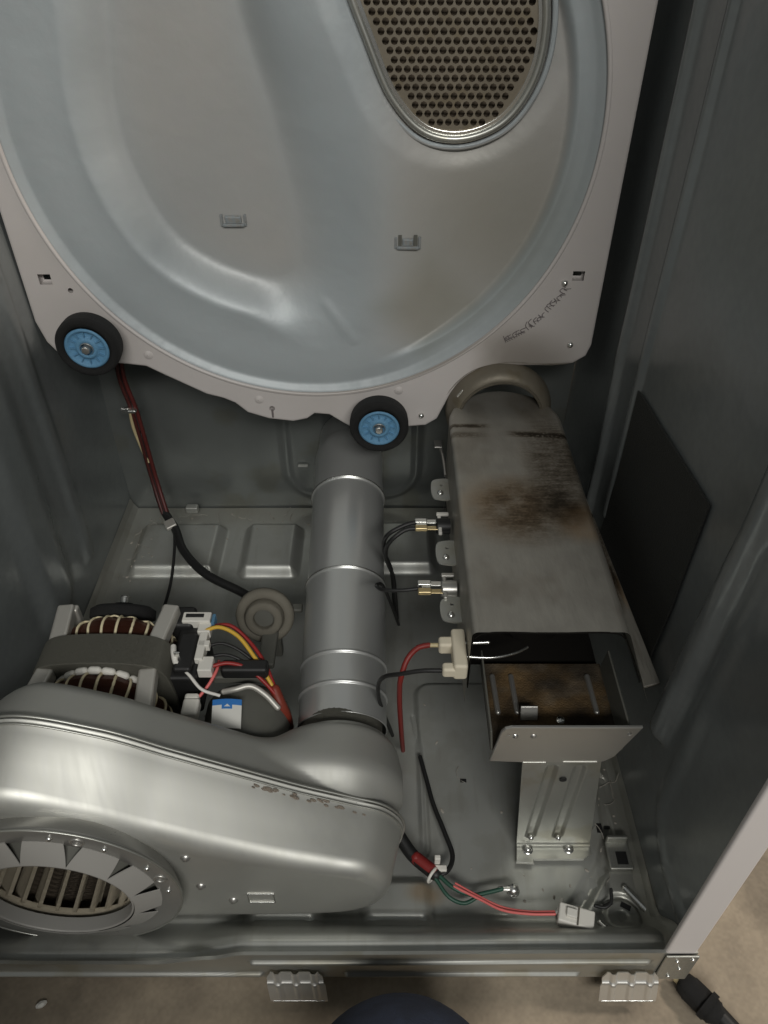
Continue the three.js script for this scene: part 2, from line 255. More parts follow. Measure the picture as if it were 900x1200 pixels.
// ---------------------------------------------------------------- drum bulkhead
const bulkhead = thing('drum_bulkhead', 'white pressed steel drum bulkhead with round dish and perforated air outlet', 'dryer bulkhead', [0, 0.3, -0.56]);
const DC = [-0.013, 0.642], DR = 0.3, BZ = -0.548;
{
  const outline = [[0.312, 0.94], [0.312, 0.41], [0.308, 0.397], [0.295, 0.388], [0.25, 0.385], [0.215, 0.385], [0.175, 0.372], [0.15, 0.345], [0.135, 0.308], [0.122, 0.299], [0.1, 0.297], [0.066, 0.29], [0.035, 0.292], [0.02, 0.302], [0.002, 0.315], [-0.018, 0.317], [-0.028, 0.309], [-0.045, 0.305], [-0.075, 0.309], [-0.1, 0.318], [-0.114, 0.332], [-0.128, 0.339], [-0.148, 0.345], [-0.195, 0.372], [-0.215, 0.384], [-0.238, 0.387], [-0.295, 0.391], [-0.313, 0.398], [-0.324, 0.415], [-0.33, 0.44], [-0.33, 0.94]];
  const dish = circlePath(DC[0], DC[1], DR);
  const sq1 = rectPath(0.285, 0.495, 0.013, 0.011), sq2 = rectPath(-0.306, 0.491, 0.014, 0.012), r1 = circlePath(-0.281, 0.478, 0.003), kh = circlePath(-0.07, 0.322, 0.0035);
  const bmap = tex(1024, 1024, (u, v) => {                          // enamel with dust towards the duct and in the corners
    const x = lerp(-0.4, 0.4, u), y = lerp(0.25, 1.05, v), n = fbm(u * 6, v * 6, 5, 5), duct = 1 - sstep(0.0, 0.06, Math.abs(Math.hypot(x - 0.213, y - 0.335) - 0.06) * (y < 0.45 ? 1 : 3)), d = 0.22 * duct * sstep(0.35, 0.7, n) + 0.08 * (n - 0.5);
    const k = 0.93 - d; return [k, k * (1 - 0.06 * d), k * (0.99 - 0.18 * d)];
  }, true);
  const bm = mat({ color: col(0.66, 0.62, 0.61), roughness: 0.45, map: bmap });
  const uvFix = (g) => { const p = g.attributes.position, uv = g.attributes.uv; for (let i = 0; i < p.count; i++) uv.setXY(i, (p.getX(i) + 0.4) / 0.8, (p.getY(i) - 0.25) / 0.8); return g; };
  const pl = part('bulkhead_plate', uvFix(plate(outline, 0.009, [dish, sq1, sq2, r1, kh], 0.0025, 96).translate(0, 0, BZ - 0.0115)), bm, bulkhead);
  // handwritten marker scrawl, too worn to read
  const strokes = [];
  for (let i = 0; i < 26; i++) {
    const t = i / 25, x = lerp(0.213, 0.275, t) , y = lerp(0.414, 0.478, t) - 0.01 * Math.sin(t * Math.PI), h = rr(0.004, 0.011), a = rr(-0.3, 0.5);
    if (i === 9 || i === 17) continue;
    strokes.push(tube([[x, y, BZ + 0.0007], [x - h * 0.5 * Math.cos(a) + rr(-0.003, 0.003), y + h * 0.5, BZ + 0.0007], [x + rr(-0.004, 0.004), y + h * Math.cos(a), BZ + 0.0007]], 0.0004, 10, 5));
    if (i % 2) strokes.push(tube([[x - 0.003, y + h * 0.4, BZ + 0.0007], [x + 0.004, y + h * 0.55, BZ + 0.0007]], 0.00035, 4, 5));
  }
  part('marker_scrawl', strokes, M.ink, pl);
  for (const [x, y] of [[0.271, 0.487], [0.289, 0.411], [0.117, 0.312]]) part('screw', lathe([[0, 0.004], [0.002, 0.0038], [0.0035, 0.002], [0.004, 0]], [x, y, BZ], [0, 0, 1], 16), M.bright, bulkhead);
  for (const [x, y] of [[-0.21, 0.397], [0.088, 0.348], [-0.085, 0.335]]) part('dimple', lathe([[0, 0.0012], [0.003, 0.001], [0.006, -0.0005]], [x, y, BZ + 0.0004], [0, 0, 1], 16), bm, pl);
  part('key_slot', rbox(0.0025, 0.012, 0.002, -0.07, 0.315, BZ + 0.0002, 0.0008), M.ink, pl);
  // pressed dish
  const bowl = [[-0.2, 1.0], [-0.2, 0.75], [-0.212, 0.665], [-0.205, 0.593], [-0.172, 0.522], [-0.124, 0.485], [-0.08, 0.468], [-0.045, 0.464], [-0.016, 0.482], [-0.008, 0.53], [-0.03, 0.642], [-0.058, 0.749], [-0.08, 1.0]];
  const outlet = smoothLoop([[0.03, 0.775], [0.052, 0.715], [0.077, 0.664], [0.11, 0.634], [0.15, 0.628], [0.192, 0.645], [0.218, 0.685], [0.222, 0.74], [0.2, 0.8], [0.14, 0.85], [0.07, 0.855], [0.03, 0.825]], 120).slice(0, -1);
  const bowlS = smoothLoop(bowl, 90).slice(0, -1);
  const dishZ = (x, y) => {
    const r = Math.hypot(x - DC[0], y - DC[1]), ang = Math.atan2(y - DC[1], x - DC[0]), right = sstep(0.05, 0.17, x);
    let z = -0.004 - 0.006 * sstep(DR, DR - 0.012, r);
    z -= 0.003 * right * sstep(DR - 0.006, DR - 0.02, r) + 0.011 * right * sstep(DR - 0.026, DR - 0.036, r);
    z -= 0.004 * (1 - right) * sstep(DR - 0.02, DR - 0.07, r);
    const d = sdPoly(x, y, bowlS), s = sstep(-0.09, 0.03, x + (0.5 - y) * 0.1), w = lerp(0.03, 0.085, s);
    z -= 0.03 * (1 - sstep(-0.012 - 0.01 * s, w, d)) * (1 - 0.15 * s);
    z += 0.0012 * (1 - sstep(0.0, 0.01, sdSeg(x, y, [0.002, 0.45], [0.034, 0.41])));
    const o = sdPoly(x, y, outlet); z -= 0.006 * (1 - sstep(0.004, 0.03, o)) + 0.03 * (1 - sstep(-0.004, 0.003, o));
    return z;
  };
  const dm = mat({ color: col(0.6, 0.6, 0.6), roughness: 0.44, metalness: 0.12, map: tex(512, 512, (u, v) => { const n = fbm(u * 5, v * 5, 15, 5), x = lerp(-0.32, 0.3, u), y = lerp(0.33, 0.95, v), rD = Math.hypot(x - DC[0], y - DC[1]), lint = clamp((1 - sstep(-0.05, 0.035, sdPoly(x, y, bowlS))) * 0.85 + sstep(0.03, 0.11, x) * sstep(0.272, 0.264, rD) * sstep(0.36, 0.42, y)) * (0.75 + 0.5 * (n - 0.5)), dust = (1 - sstep(0.0, 0.15, Math.hypot(x - 0.19, y - 0.55))) * 0.08 + (1 - sstep(0.02, 0.09, Math.abs(x - 0.12) + Math.abs(y - 0.45))) * 0.08, k = 0.9 - dust * (0.5 + n) + 0.06 * (n - 0.5), f = (a, b) => k * lerp(a, b, lint); return [f(0.92, 0.968), f(0.957, 0.942) * (1 - 0.06 * dust), f(0.97, 0.91) * (1 - 0.45 * dust)]; }, true), bumpMap: rep(grain, 3), bumpScale: 0.0008 });
  const ds = part('pressed_dish', gridGeo(300, 170, (a, b) => { const r = DR * (1 - (1 - b) * (1 - b) * 0.3 - (1 - b) * 0.7), t = a * 2 * Math.PI, x = DC[0] + r * Math.cos(t), y = DC[1] + r * Math.sin(t); return [x, y, BZ + dishZ(x, y), (x + 0.32) / 0.62, (y - 0.33) / 0.62]; }), dm, bulkhead);
  part('rolled_rim', tube(Array.from({ length: 48 }, (_, i) => { const t = i / 48 * 2 * Math.PI; return [DC[0] + DR * Math.cos(t), DC[1] + DR * Math.sin(t), BZ - 0.0015]; }), 0.0026, 220, 8, true), bm, ds);
  for (const [x, y, dark] of [[-0.097, 0.541, 0], [0.096, 0.526, 1]]) {   // lanced louvres
    const z = BZ + dishZ(x, y);
    const lv = part('louvre', [rbox(0.024, 0.003, 0.006, x, y - 0.005, z + 0.0025, 0.0012), rbox(0.003, 0.013, 0.004, x - 0.013, y, z + 0.001, 0.001), rbox(0.003, 0.013, 0.004, x + 0.013, y, z + 0.001, 0.001)], dm, ds);
    if (dark) for (const s of [-1, 1]) part('louvre_slot', new THREE.BoxGeometry(0.004, 0.013, 0.001).translate(x + s * 0.0085, y + 0.002, z + 0.0012), M.olive, lv);
    part('raised_tongue', rbox(dark ? 0.012 : 0.018, 0.009, 0.004, x, y + 0.001, z + 0.0015, 0.0015, [0.35, 0, 0]), dm, lv);
  }
  // perforated outlet grille
  const o = outlet.map((p) => [p[0], p[1]]), inset = (d) => o.map((p, i) => { const a = o[(i + o.length - 1) % o.length], b = o[(i + 1) % o.length], l = Math.hypot(b[0] - a[0], b[1] - a[1]); return [p[0] - (b[1] - a[1]) / l * d, p[1] + (b[0] - a[0]) / l * d]; });
  const holes = [], inner = inset(0.01);
  for (let r = 0; r < 40; r++) for (let c = 0; c < 40; c++) {
    const x = 0.0 + c * 0.0084 + (r % 2) * 0.0042, y = 0.63 + r * 0.0078;
    if (sdPoly(x, y, inner) < -0.0025) { const p = new THREE.Path(); for (let k = 0; k < 9; k++) { const a = -k / 8 * 2 * Math.PI; k ? p.lineTo(x + 0.0035 * Math.cos(a), y + 0.0035 * Math.sin(a)) : p.moveTo(x + 0.0035, y); } holes.push(p); }
  }
  const z0 = BZ - 0.012 - 0.012;
  part('air_grille', plate(inset(-0.001), 0.0012, holes, 0).translate(0, 0, z0), mat({ color: col(0.42, 0.37, 0.3), metalness: 0.7, roughness: 0.36, map: rep(zincColor, 8) }), bulkhead);
  { const rim = new THREE.Path(); inset(0.0095).reverse().forEach((p, i) => i ? rim.lineTo(...p) : rim.moveTo(...p)); part('grille_margin', plate(inset(-0.001), 0.0012, [rim], 0.0004).translate(0, 0, z0 + 0.0016), M.bright, bulkhead); }
  part('grille_frame', [tube(inset(0.003).filter((_, i) => i % 2 === 0).map((p) => [...p, z0 + 0.004]), 0.0035, 240, 8, true)], M.zinc, bulkhead);
  part('outer_bead', [tube(inset(-0.006).filter((_, i) => i % 2 === 0).map((p) => [...p, BZ + dishZ(0.13, 0.6) - 0.003]), 0.003, 240, 8, true)], dm, ds);
  part('lint_layer', plate(inset(0.001), 0.001, [], 0).translate(0, 0, z0 - 0.011), M.lint, bulkhead);
  // drum rollers
  for (const [x, y] of [[-0.264, 0.427], [0.064, 0.319]]) {
    const z = BZ + 0.03, roller = new THREE.Group(); roller.name = 'drum_roller';
    bulkhead.add(roller); roller.position.set(x, y - 0.3, z + 0.56);
    part('tyre', lathe([[0.025, -0.0115], [0.033, -0.0115], [0.0355, -0.009], [0.036, -0.002], [0.036, 0.006], [0.0345, 0.0095], [0.032, 0.0105], [0.0252, 0.0105], [0.0252, -0.0115]], [x, y, z], [0, 0, 1], 56), M.rubber, roller);
    const hub = [lathe([[0.0255, -0.01], [0.0255, 0.0085], [0.0235, 0.0108], [0.021, 0.0108], [0.0195, 0.0075], [0.0135, 0.0075], [0.0122, 0.0105], [0.009, 0.0112], [0.007, 0.0095], [0.0065, 0.004], [0, 0.004]], [x, y, z], [0, 0, 1], 48)];
    for (let k = 0; k < 12; k++) { const a = k * Math.PI / 6; hub.push(new RoundedBoxGeometry(0.008, 0.0016, 0.003, 1, 0.0005).rotateZ(a).translate(x + 0.0165 * Math.cos(a), y + 0.0165 * Math.sin(a), z + 0.008)); }
    part('hub', hub, M.blue, roller);
    part('axle_bolt', [lathe([[0, 0.0155], [0.004, 0.0155], [0.0052, 0.0145], [0.0055, 0.008]], [x, y, z], [0, 0, 1], 6), lathe([[0.007, 0.0115], [0.0078, 0.0108], [0.0078, 0.009]], [x, y, z], [0, 0, 1], 24)], M.steel, roller);
  }
  // hood over the heater duct
  const arch = (R, z, r, n = 22) => tube(Array.from({ length: n }, (_, i) => { const t = Math.PI * (1.06 - 1.12 * i / (n - 1)); return [0.213 + R * Math.cos(t), 0.32 + R * Math.sin(t), z]; }), r, 60, 10);
  const dusty = mat({ color: col(0.22, 0.195, 0.155), roughness: 0.5, metalness: 0.4, map: rep(zincColor, 6), bumpMap: rep(grain, 8), bumpScale: 0.001 });
  part('dirty_edge', tube([[0.137, 0.315, BZ - 0.005], [0.152, 0.35, BZ - 0.004], [0.177, 0.376, BZ - 0.004], [0.215, 0.387, BZ - 0.004], [0.25, 0.386, BZ - 0.004], [0.29, 0.387, BZ - 0.005], [0.307, 0.396, BZ - 0.006]], 0.0042, 60, 8), mat({ color: col(0.3, 0.27, 0.235), roughness: 0.7, map: rep(zincColor, 5), bumpMap: rep(grain, 4), bumpScale: 0.002 }), bulkhead);
  const hood = part('duct_hood', [gridGeo(48, 14, (u, v) => { const t = Math.PI * (1.1 - 1.2 * u), p = v * Math.PI * 0.5, R = 0.066 - 0.015 * (1 - Math.cos(p)), z = BZ - 0.004 + 0.024 * Math.sin(p); return [0.213 + R * Math.cos(t), 0.32 + R * Math.sin(t), z, u * 0.2, v * 0.03]; }),
    gridGeo(48, 2, (u, v) => { const t = Math.PI * (1.1 - 1.2 * u), R = 0.051; return [0.213 + R * Math.cos(t), 0.32 + R * Math.sin(t), BZ + 0.02 - v * 0.06, u * 0.2, v * 0.03]; })], dusty, bulkhead);
  part('hood_lip', arch(0.051, BZ + 0.02, 0.0018), dusty, hood);
}

// ---------------------------------------------------------------- heater duct
const duct = thing('heater_duct', 'scorched flat steel heater duct running back to the bulkhead on the right', 'air duct', [0.215, 0.235, -0.35]);
{
  const XL = 0.147, XR = 0.284, Y = 0.335, ZF = -0.173;
  const stain = tex(512, 1024, (u, v) => {                          // u across the top, v from the open end (0) to the bulkhead (1)
    const n = fbm(u * 9, v * 22, 71, 5), m = fbm(u * 40, v * 14, 75, 3), s = fbm(u * 5, v * 90, 79, 3);
    const blob = (a, b, ra, rb) => 1 - sstep(0.3, 1, Math.hypot((u - a) / ra, (v - b) / rb));
    let k = 0.9 + 0.1 * (n - 0.5);
    const sp = 0.6 * fbm(u * 10, v * 170, 83, 4) + 0.4 * fbm(u * 60, v * 240, 85, 2), big = fbm(u * 4, v * 8, 87, 4);
    let dark = blob(0.5, 0.41, 0.5, 0.17) * sstep(0.1, 0.95, 0.5 * n + 0.5 * sp) * 0.95 + blob(0.86, 0.62, 0.36, 0.27) * sstep(0.1, 0.95, 0.35 * n + 0.65 * sp) * 0.95 + blob(0.84, 0.41, 0.32, 0.09) * (0.3 + 0.6 * n) * 0.6;
    dark += ((1 - sstep(0.003, 0.014, Math.abs(v - 0.79))) * (1 - sstep(0.2, 0.4, u)) * 0.8 + (1 - sstep(0.004, 0.02, Math.abs(v - 0.745))) * (1 - sstep(0.1, 0.42, u)) * 0.4 + (1 - sstep(0.003, 0.02, Math.abs(v - 0.745 + 0.03 * (u - 0.7)))) * sstep(0.44, 0.62, u) * 0.85) * sstep(0.2, 0.6, sp);
    dark += blob(0.75, 0.9, 0.3, 0.12) * n * 0.45 + sstep(0.5, 0.8, big) * 0.12;
    const rust = blob(0.92, 0.36, 0.3, 0.1) * 1.2 + blob(0.35, 0.42, 0.5, 0.17) * 0.75;
    dark = clamp(dark) * 0.66; k *= 1 - dark; const r = clamp(rust) * (0.4 + n) * 0.32;
    return [k * (1 + 0.08 * dark), k * (0.985 - 0.26 * r - 0.05 * dark), k * (0.955 - 0.52 * r - 0.2 * dark)];
  }, true);
  const dm = mat({ color: col(0.45, 0.445, 0.425), metalness: 0.6, roughness: 0.5, map: stain, roughnessMap: null, bumpMap: rep(grain, 1.6), bumpScale: 0.0008 });
  const out = [[XL, ZF], [XL + 0.001, -0.5]]; for (let i = 1; i < 14; i++) { const t = Math.PI * (1 - i / 14); out.push([0.2155 + 0.068 * Math.cos(t), -0.5 - 0.072 * Math.sin(t)]); } out.push([XR - 0.001, -0.5], [XR, ZF]);
  const wallAt = (off, dy) => (u, v) => 0;
  const side = new THREE.CatmullRomCurve3(out.map((p) => V(p[0], 0, p[1])), false, 'catmullrom', 0.05);
  const nrm = (u) => { const t = side.getTangentAt(clamp(u, 0.002, 0.998)); return [-t.z, t.x]; };
  // skin: rolled top edge, left wall upright, right wall flaring outwards
  const skin = gridGeo(160, 14, (u, v) => {
    const p = side.getPointAt(u), n = nrm(u), q = v < 0.4 ? v / 0.4 : 1, a = q * Math.PI / 2, R = 0.006;
    let ox = -R + R * Math.sin(a), y = Y - R + R * Math.cos(a); if (v > 0.4) y = lerp(Y - R, 0.232, (v - 0.4) / 0.6);
    const flare = p.x > 0.25 ? sstep(0.26, 0.285, p.x) * 0.034 * sstep(-0.56, -0.2, p.z) * (Y - y) / 0.09 : 0;
    const x = p.x - Math.sign(n[0]) * Math.abs(n[0]) * ox * -1 * 1 + flare, z = p.z;
    const ex = 0.2155 + (p.x - 0.2155) * (1 + ox / 0.068) + flare, ez = p.z < -0.5 ? -0.5 + (p.z + 0.5) * (1 + ox / 0.072) : p.z;
    return [ex, y, ez, (ex - XL) / (XR - XL), (ez - ZF) / (-0.575 - ZF)];
  });
  const topPts = out.map((p) => [0.2155 + (p[0] - 0.2155) * 0.913, p[1] < -0.5 ? -0.5 + (p[1] + 0.5) * 0.918 : p[1]]);
  const top = new THREE.ShapeGeometry(new THREE.Shape(topPts.map((p) => new THREE.Vector2(p[0], -p[1])))).rotateX(-Math.PI / 2).translate(0, Y, 0);
  { const p = top.attributes.position, uv = top.attributes.uv; for (let i = 0; i < p.count; i++) uv.setXY(i, (p.getX(i) - XL) / (XR - XL), (p.getZ(i) - ZF) / (-0.575 - ZF)); }
  const sk = part('duct_shell', [skin, top], dm, duct);
  part('folded_edge', capped([[XL + 0.003, Y - 0.008, ZF], [XL + 0.009, Y - 0.0022, ZF], [0.2155, Y - 0.001, ZF + 0.0004], [XR - 0.009, Y - 0.0022, ZF], [XR - 0.002, Y - 0.008, ZF]], 0.0008, 60, 6), M.ductShade, sk);
  part('duct_floor', rbox(0.136, 0.002, 0.29, 0.2155, 0.231, -0.365, 0.0008), M.ductShade, duct);  // floor coloured black in place of the shade under the duct top
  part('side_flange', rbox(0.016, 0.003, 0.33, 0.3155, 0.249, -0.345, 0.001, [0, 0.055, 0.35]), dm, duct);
  part('shade_liner', [rbox(0.001, 0.09, 0.3, XL + 0.0035, 0.284, -0.335, 0.0003), rbox(0.12, 0.001, 0.3, 0.2155, Y - 0.005, -0.33, 0.0003)], M.ductShade, duct);  // added panels, coloured black so the duct interior looks shaded
  part('burner_tube', cyl(0.03, 0.03, 0.2, [0.225, 0.272, -0.52], [0.22, 0.272, -0.24], 28, true), M.ductShade, duct);
  // mounting tabs along the left side
  for (const [z, w] of [[-0.45, 0.036], [-0.34, 0.034], [-0.257, 0.03]]) {
    const tb = part('mounting_tab', plate(smoothLoop([[0.126, -w / 2 + 0.004], [0.13, -w / 2], [0.149, -w / 2], [0.149, w / 2], [0.13, w / 2], [0.126, w / 2 - 0.004]], 40), 0.0016, [circlePath(0.137, 0.007, 0.0022)], 0.0003).rotateX(-Math.PI / 2).translate(0.002, 0.27, z), M.pan, duct);
    part('screw', lathe([[0, 0.0035], [0.002, 0.0032], [0.0035, 0.0015], [0.004, 0]], [0.137, 0.272, z + 0.008], [0, 1, 0], 14), M.bright, tb);
  }
  part('hook_tab', [rbox(0.01, 0.002, 0.016, 0.139, 0.277, -0.535, 0.0008), tube([[0.142, 0.277, -0.525], [0.144, 0.277, -0.5], [0.145, 0.272, -0.475]], 0.002, 12, 6)], M.steel, duct);
  part('lance_tab', rbox(0.004, 0.012, 0.01, 0.163, 0.352, -0.538, 0.001, [0, 0, -0.6]), M.bright, duct);
  // two over-temperature cut-outs with blade terminals
  [[0.27, -0.385, 1], [0.27, -0.287, 0]].forEach(([y, z, big]) => {
    const th = new THREE.Group(); th.name = 'thermostat'; th.position.set(0.137 - 0.215, y - 0.235, z + 0.35); duct.add(th);
    part('body', lathe([[0, 0.016], [0.008, 0.016], [0.009, 0.014], [0.009, 0]], [0.145, y, z], [-1, 0, 0], 24), big ? M.black : M.steel, th);
    part('clamp', [rbox(0.004, 0.004, 0.034, 0.133, y + 0.003, z, 0.001), rbox(0.014, 0.003, 0.005, 0.137, y + 0.004, z - 0.016, 0.001)], big ? M.paper : M.steel, th);
    for (const s of [-1, 1]) part('terminal', [rbox(0.02, 0.0015, 0.006, 0.121, y + 0.002, z + s * 0.0055, 0.0005), rbox(0.014, 0.005, 0.007, 0.112, y + 0.002, z + s * 0.0055, 0.0012)], s > 0 ? M.brass : M.bright, th);
  });
  // igniter block with two prongs reaching into the opening
  const ig = part('igniter_block', [rbox(0.013, 0.02, 0.046, 0.1395, 0.285, -0.19, 0.003), rbox(0.018, 0.014, 0.012, 0.13, 0.285, -0.2, 0.003), rbox(0.014, 0.012, 0.01, 0.13, 0.284, -0.172, 0.003)], M.cream, duct);
  part('prong', capped([[0.145, 0.288, -0.2], [0.168, 0.288, -0.201]], 0.0018, 8, 6), M.bright, ig);
  part('prong', capped([[0.145, 0.288, -0.184], [0.17, 0.288, -0.183], [0.192, 0.286, -0.19], [0.205, 0.282, -0.2]], 0.0014, 24, 6), M.bright, ig);
}

// ---------------------------------------------------------------- burner bracket standing on the base pan
const bracket = thing('burner_bracket', 'galvanized burner bracket with rusty tray standing in front of the heater duct', 'bracket', [0.24, PY + 0.005, -0.12]);
{
  const rust = mat({ color: col(0.24, 0.205, 0.16), metalness: 0.3, roughness: 0.65, bumpMap: rep(grain, 10), bumpScale: 0.0008, map: tex(512, 512, (u, v) => { const n = fbm(u * 3, v * 3, 91, 6), r = sstep(0.4, 0.65, n), k = 0.6 + 0.9 * (fbm(u * 4, v * 4, 93, 6) - 0.5); return [k, k * (0.95 - 0.08 * r), k * (0.88 - 0.22 * r)]; }, true, [1, 1]) });
  const tray = part('tray', [rbox(0.118, 0.002, 0.095, 0.224, 0.2415, -0.1645, 0.0008)], rust, bracket);
  for (const [x, a] of [[0.165, 0.1], [0.284, -0.1]]) part('tray_side', rbox(0.002, 0.03, 0.09, x, 0.254, -0.162, 0.0008, [0, 0, a]), M.olive, bracket);
  for (const x of [0.175, 0.193, 0.267]) part('pressed_rib', capped([[x, 0.2425, -0.196], [x + 0.001, 0.2425, -0.155]], 0.0028, 16, 8), M.steel, tray);
  part('stop_tab', rbox(0.016, 0.014, 0.0025, 0.2035, 0.249, -0.15, 0.0008, [-0.5, 0, 0]), M.steel, tray);
  part('screw', lathe([[0, 0.004], [0.003, 0.0035], [0.0048, 0.001], [0.005, 0]], [0.233, 0.241, -0.147], [0, 1, 0], 16), M.bright, tray);
  // front plate with slanted right end
  const fp = part('front_plate', plate([[0.166, 0.228], [0.195, 0.226], [0.197, 0.223], [0.212, 0.223], [0.214, 0.226], [0.268, 0.227], [0.276, 0.235], [0.288, 0.268], [0.292, 0.279], [0.18, 0.279], [0.175, 0.277], [0.172, 0.272]], 0.0018, [circlePath(0.283, 0.27, 0.0025), circlePath(0.178, 0.268, 0.0015)], 0.0006).translate(0, 0, -0.116), M.steel, bracket);
  part('rivet', lathe([[0, 0.002], [0.002, 0.0015], [0.003, 0]], [0.184, 0.267, -0.1138], [0, 0, 1], 12), M.bright, fp);
  part('rivet', lathe([[0, 0.002], [0.0025, 0.0012], [0.003, 0]], [0.2, 0.267, -0.1138], [0, 0, 1], 12), M.steel, fp);
  // leg with two pressed channels
  const legZ = (x, y) => -0.1195 + [[0.226, 0.222], [0.252, 0.25]].reduce((a, [xt, xb]) => a - 0.004 * (1 - sstep(0.0025, 0.0065, sdSeg(x, y, [xt, 0.205], [xb, 0.078]))), 0) + 0.0015 * (1 - sstep(0.002, 0.005, Math.abs(y - 0.058)));
  const leg = part('support_leg', slab(90, 110, (u, v) => { const y = lerp(0.052, 0.226, v), w = lerp(0.0385, 0.036, v), x = lerp(0.2485, 0.2325, v) + lerp(-w, w, u); return [x, y, legZ(x, y), x, y]; }, [0, 0, -0.0018]), M.zinc, bracket);
  part('fold', [rbox(0.022, 0.0022, 0.003, 0.206, 0.2255, -0.1142, 0.001), rbox(0.032, 0.0022, 0.003, 0.247, 0.2265, -0.1142, 0.001)], M.zinc, leg);
  part('bolt_hole', new THREE.CylinderGeometry(0.0035, 0.0035, 0.001, 16).rotateX(Math.PI / 2).translate(0.2385, 0.188, -0.1185), M.black, leg);
  for (const [x, y] of [[0.222, 0.077], [0.25, 0.077]]) part('pressed_dot', new THREE.SphereGeometry(0.003, 12, 8).translate(x, y, -0.1175), M.bright, leg);
  const ft = part('foot_flange', plate([[0.208, 0.103], [0.225, 0.102], [0.225, 0.106], [0.278, 0.106], [0.287, 0.112], [0.2865, 0.129], [0.212, 0.129]], 0.002, [], 0.0006).rotateX(-Math.PI / 2).scale(1, 1, 1).translate(0, PY + 0.0065, 0), M.zinc, bracket);
  for (const [x, z] of [[0.221, -0.116], [0.264, -0.117]]) part('screw', lathe([[0, 0.005], [0.0025, 0.0047], [0.0038, 0.003], [0.004, 0.0012], [0.0055, 0.001], [0.0058, 0]], [x, PY + 0.009, z], [0, 1, 0], 18), M.bright, ft);
}

// ---------------------------------------------------------------- exhaust pipe
const pipeT = thing('exhaust_pipe', 'round galvanized exhaust pipe with raised bead rings rising towards the back panel', 'pipe', [0.022, 0.12, -0.43]);
{
  const A = V(0.0245, 0.1235, -0.214), B = V(0.0203, 0.193, -0.612), D = B.clone().sub(A), L = D.length(), R = 0.0485;
  const at = (s) => A.clone().addScaledVector(D, s / L).toArray(), ax = D.clone().normalize().toArray();
  const beads = [0.035, 0.072, 0.185, 0.33];
  const cuts = [0, 0.185, 0.33, L - 0.001];
  for (let i = 0; i + 1 < cuts.length; i++) {
    const pr = []; const n = 260; for (let k = 0; k <= n; k++) { const s = lerp(cuts[i], cuts[i + 1], k / n); let r = R - i * 0.0006; for (const b of beads) r += 0.0018 * (1 - sstep(0.0006, 0.0026, Math.abs(s - b))); pr.push([r, s]); }
    const sec = part('pipe_section', lathe(pr, A.toArray(), ax, 72), M.pipe, pipeT);
    if (i) part('joint_lip', new THREE.TorusGeometry(R + 0.0012, 0.0011, 8, 72).applyQuaternion(new THREE.Quaternion().setFromUnitVectors(V(0, 0, 1), V(...ax))).translate(...at(cuts[i])), M.bright, sec);
  }
  part('pipe_elbow', new THREE.SphereGeometry(R - 0.0018, 40, 24).translate(...B.toArray()), M.pipe, pipeT);
  part('elbow_tail', cyl(R - 0.003, R - 0.003, 0.07, [B.x, B.y, B.z], [B.x, B.y - 0.01, -0.678], 40), M.pipe, pipeT);
  part('cut_edge', new THREE.TorusGeometry(R, 0.0008, 6, 72).applyQuaternion(new THREE.Quaternion().setFromUnitVectors(V(0, 0, 1), V(...ax))).translate(...at(0)), M.pipe, pipeT);
}

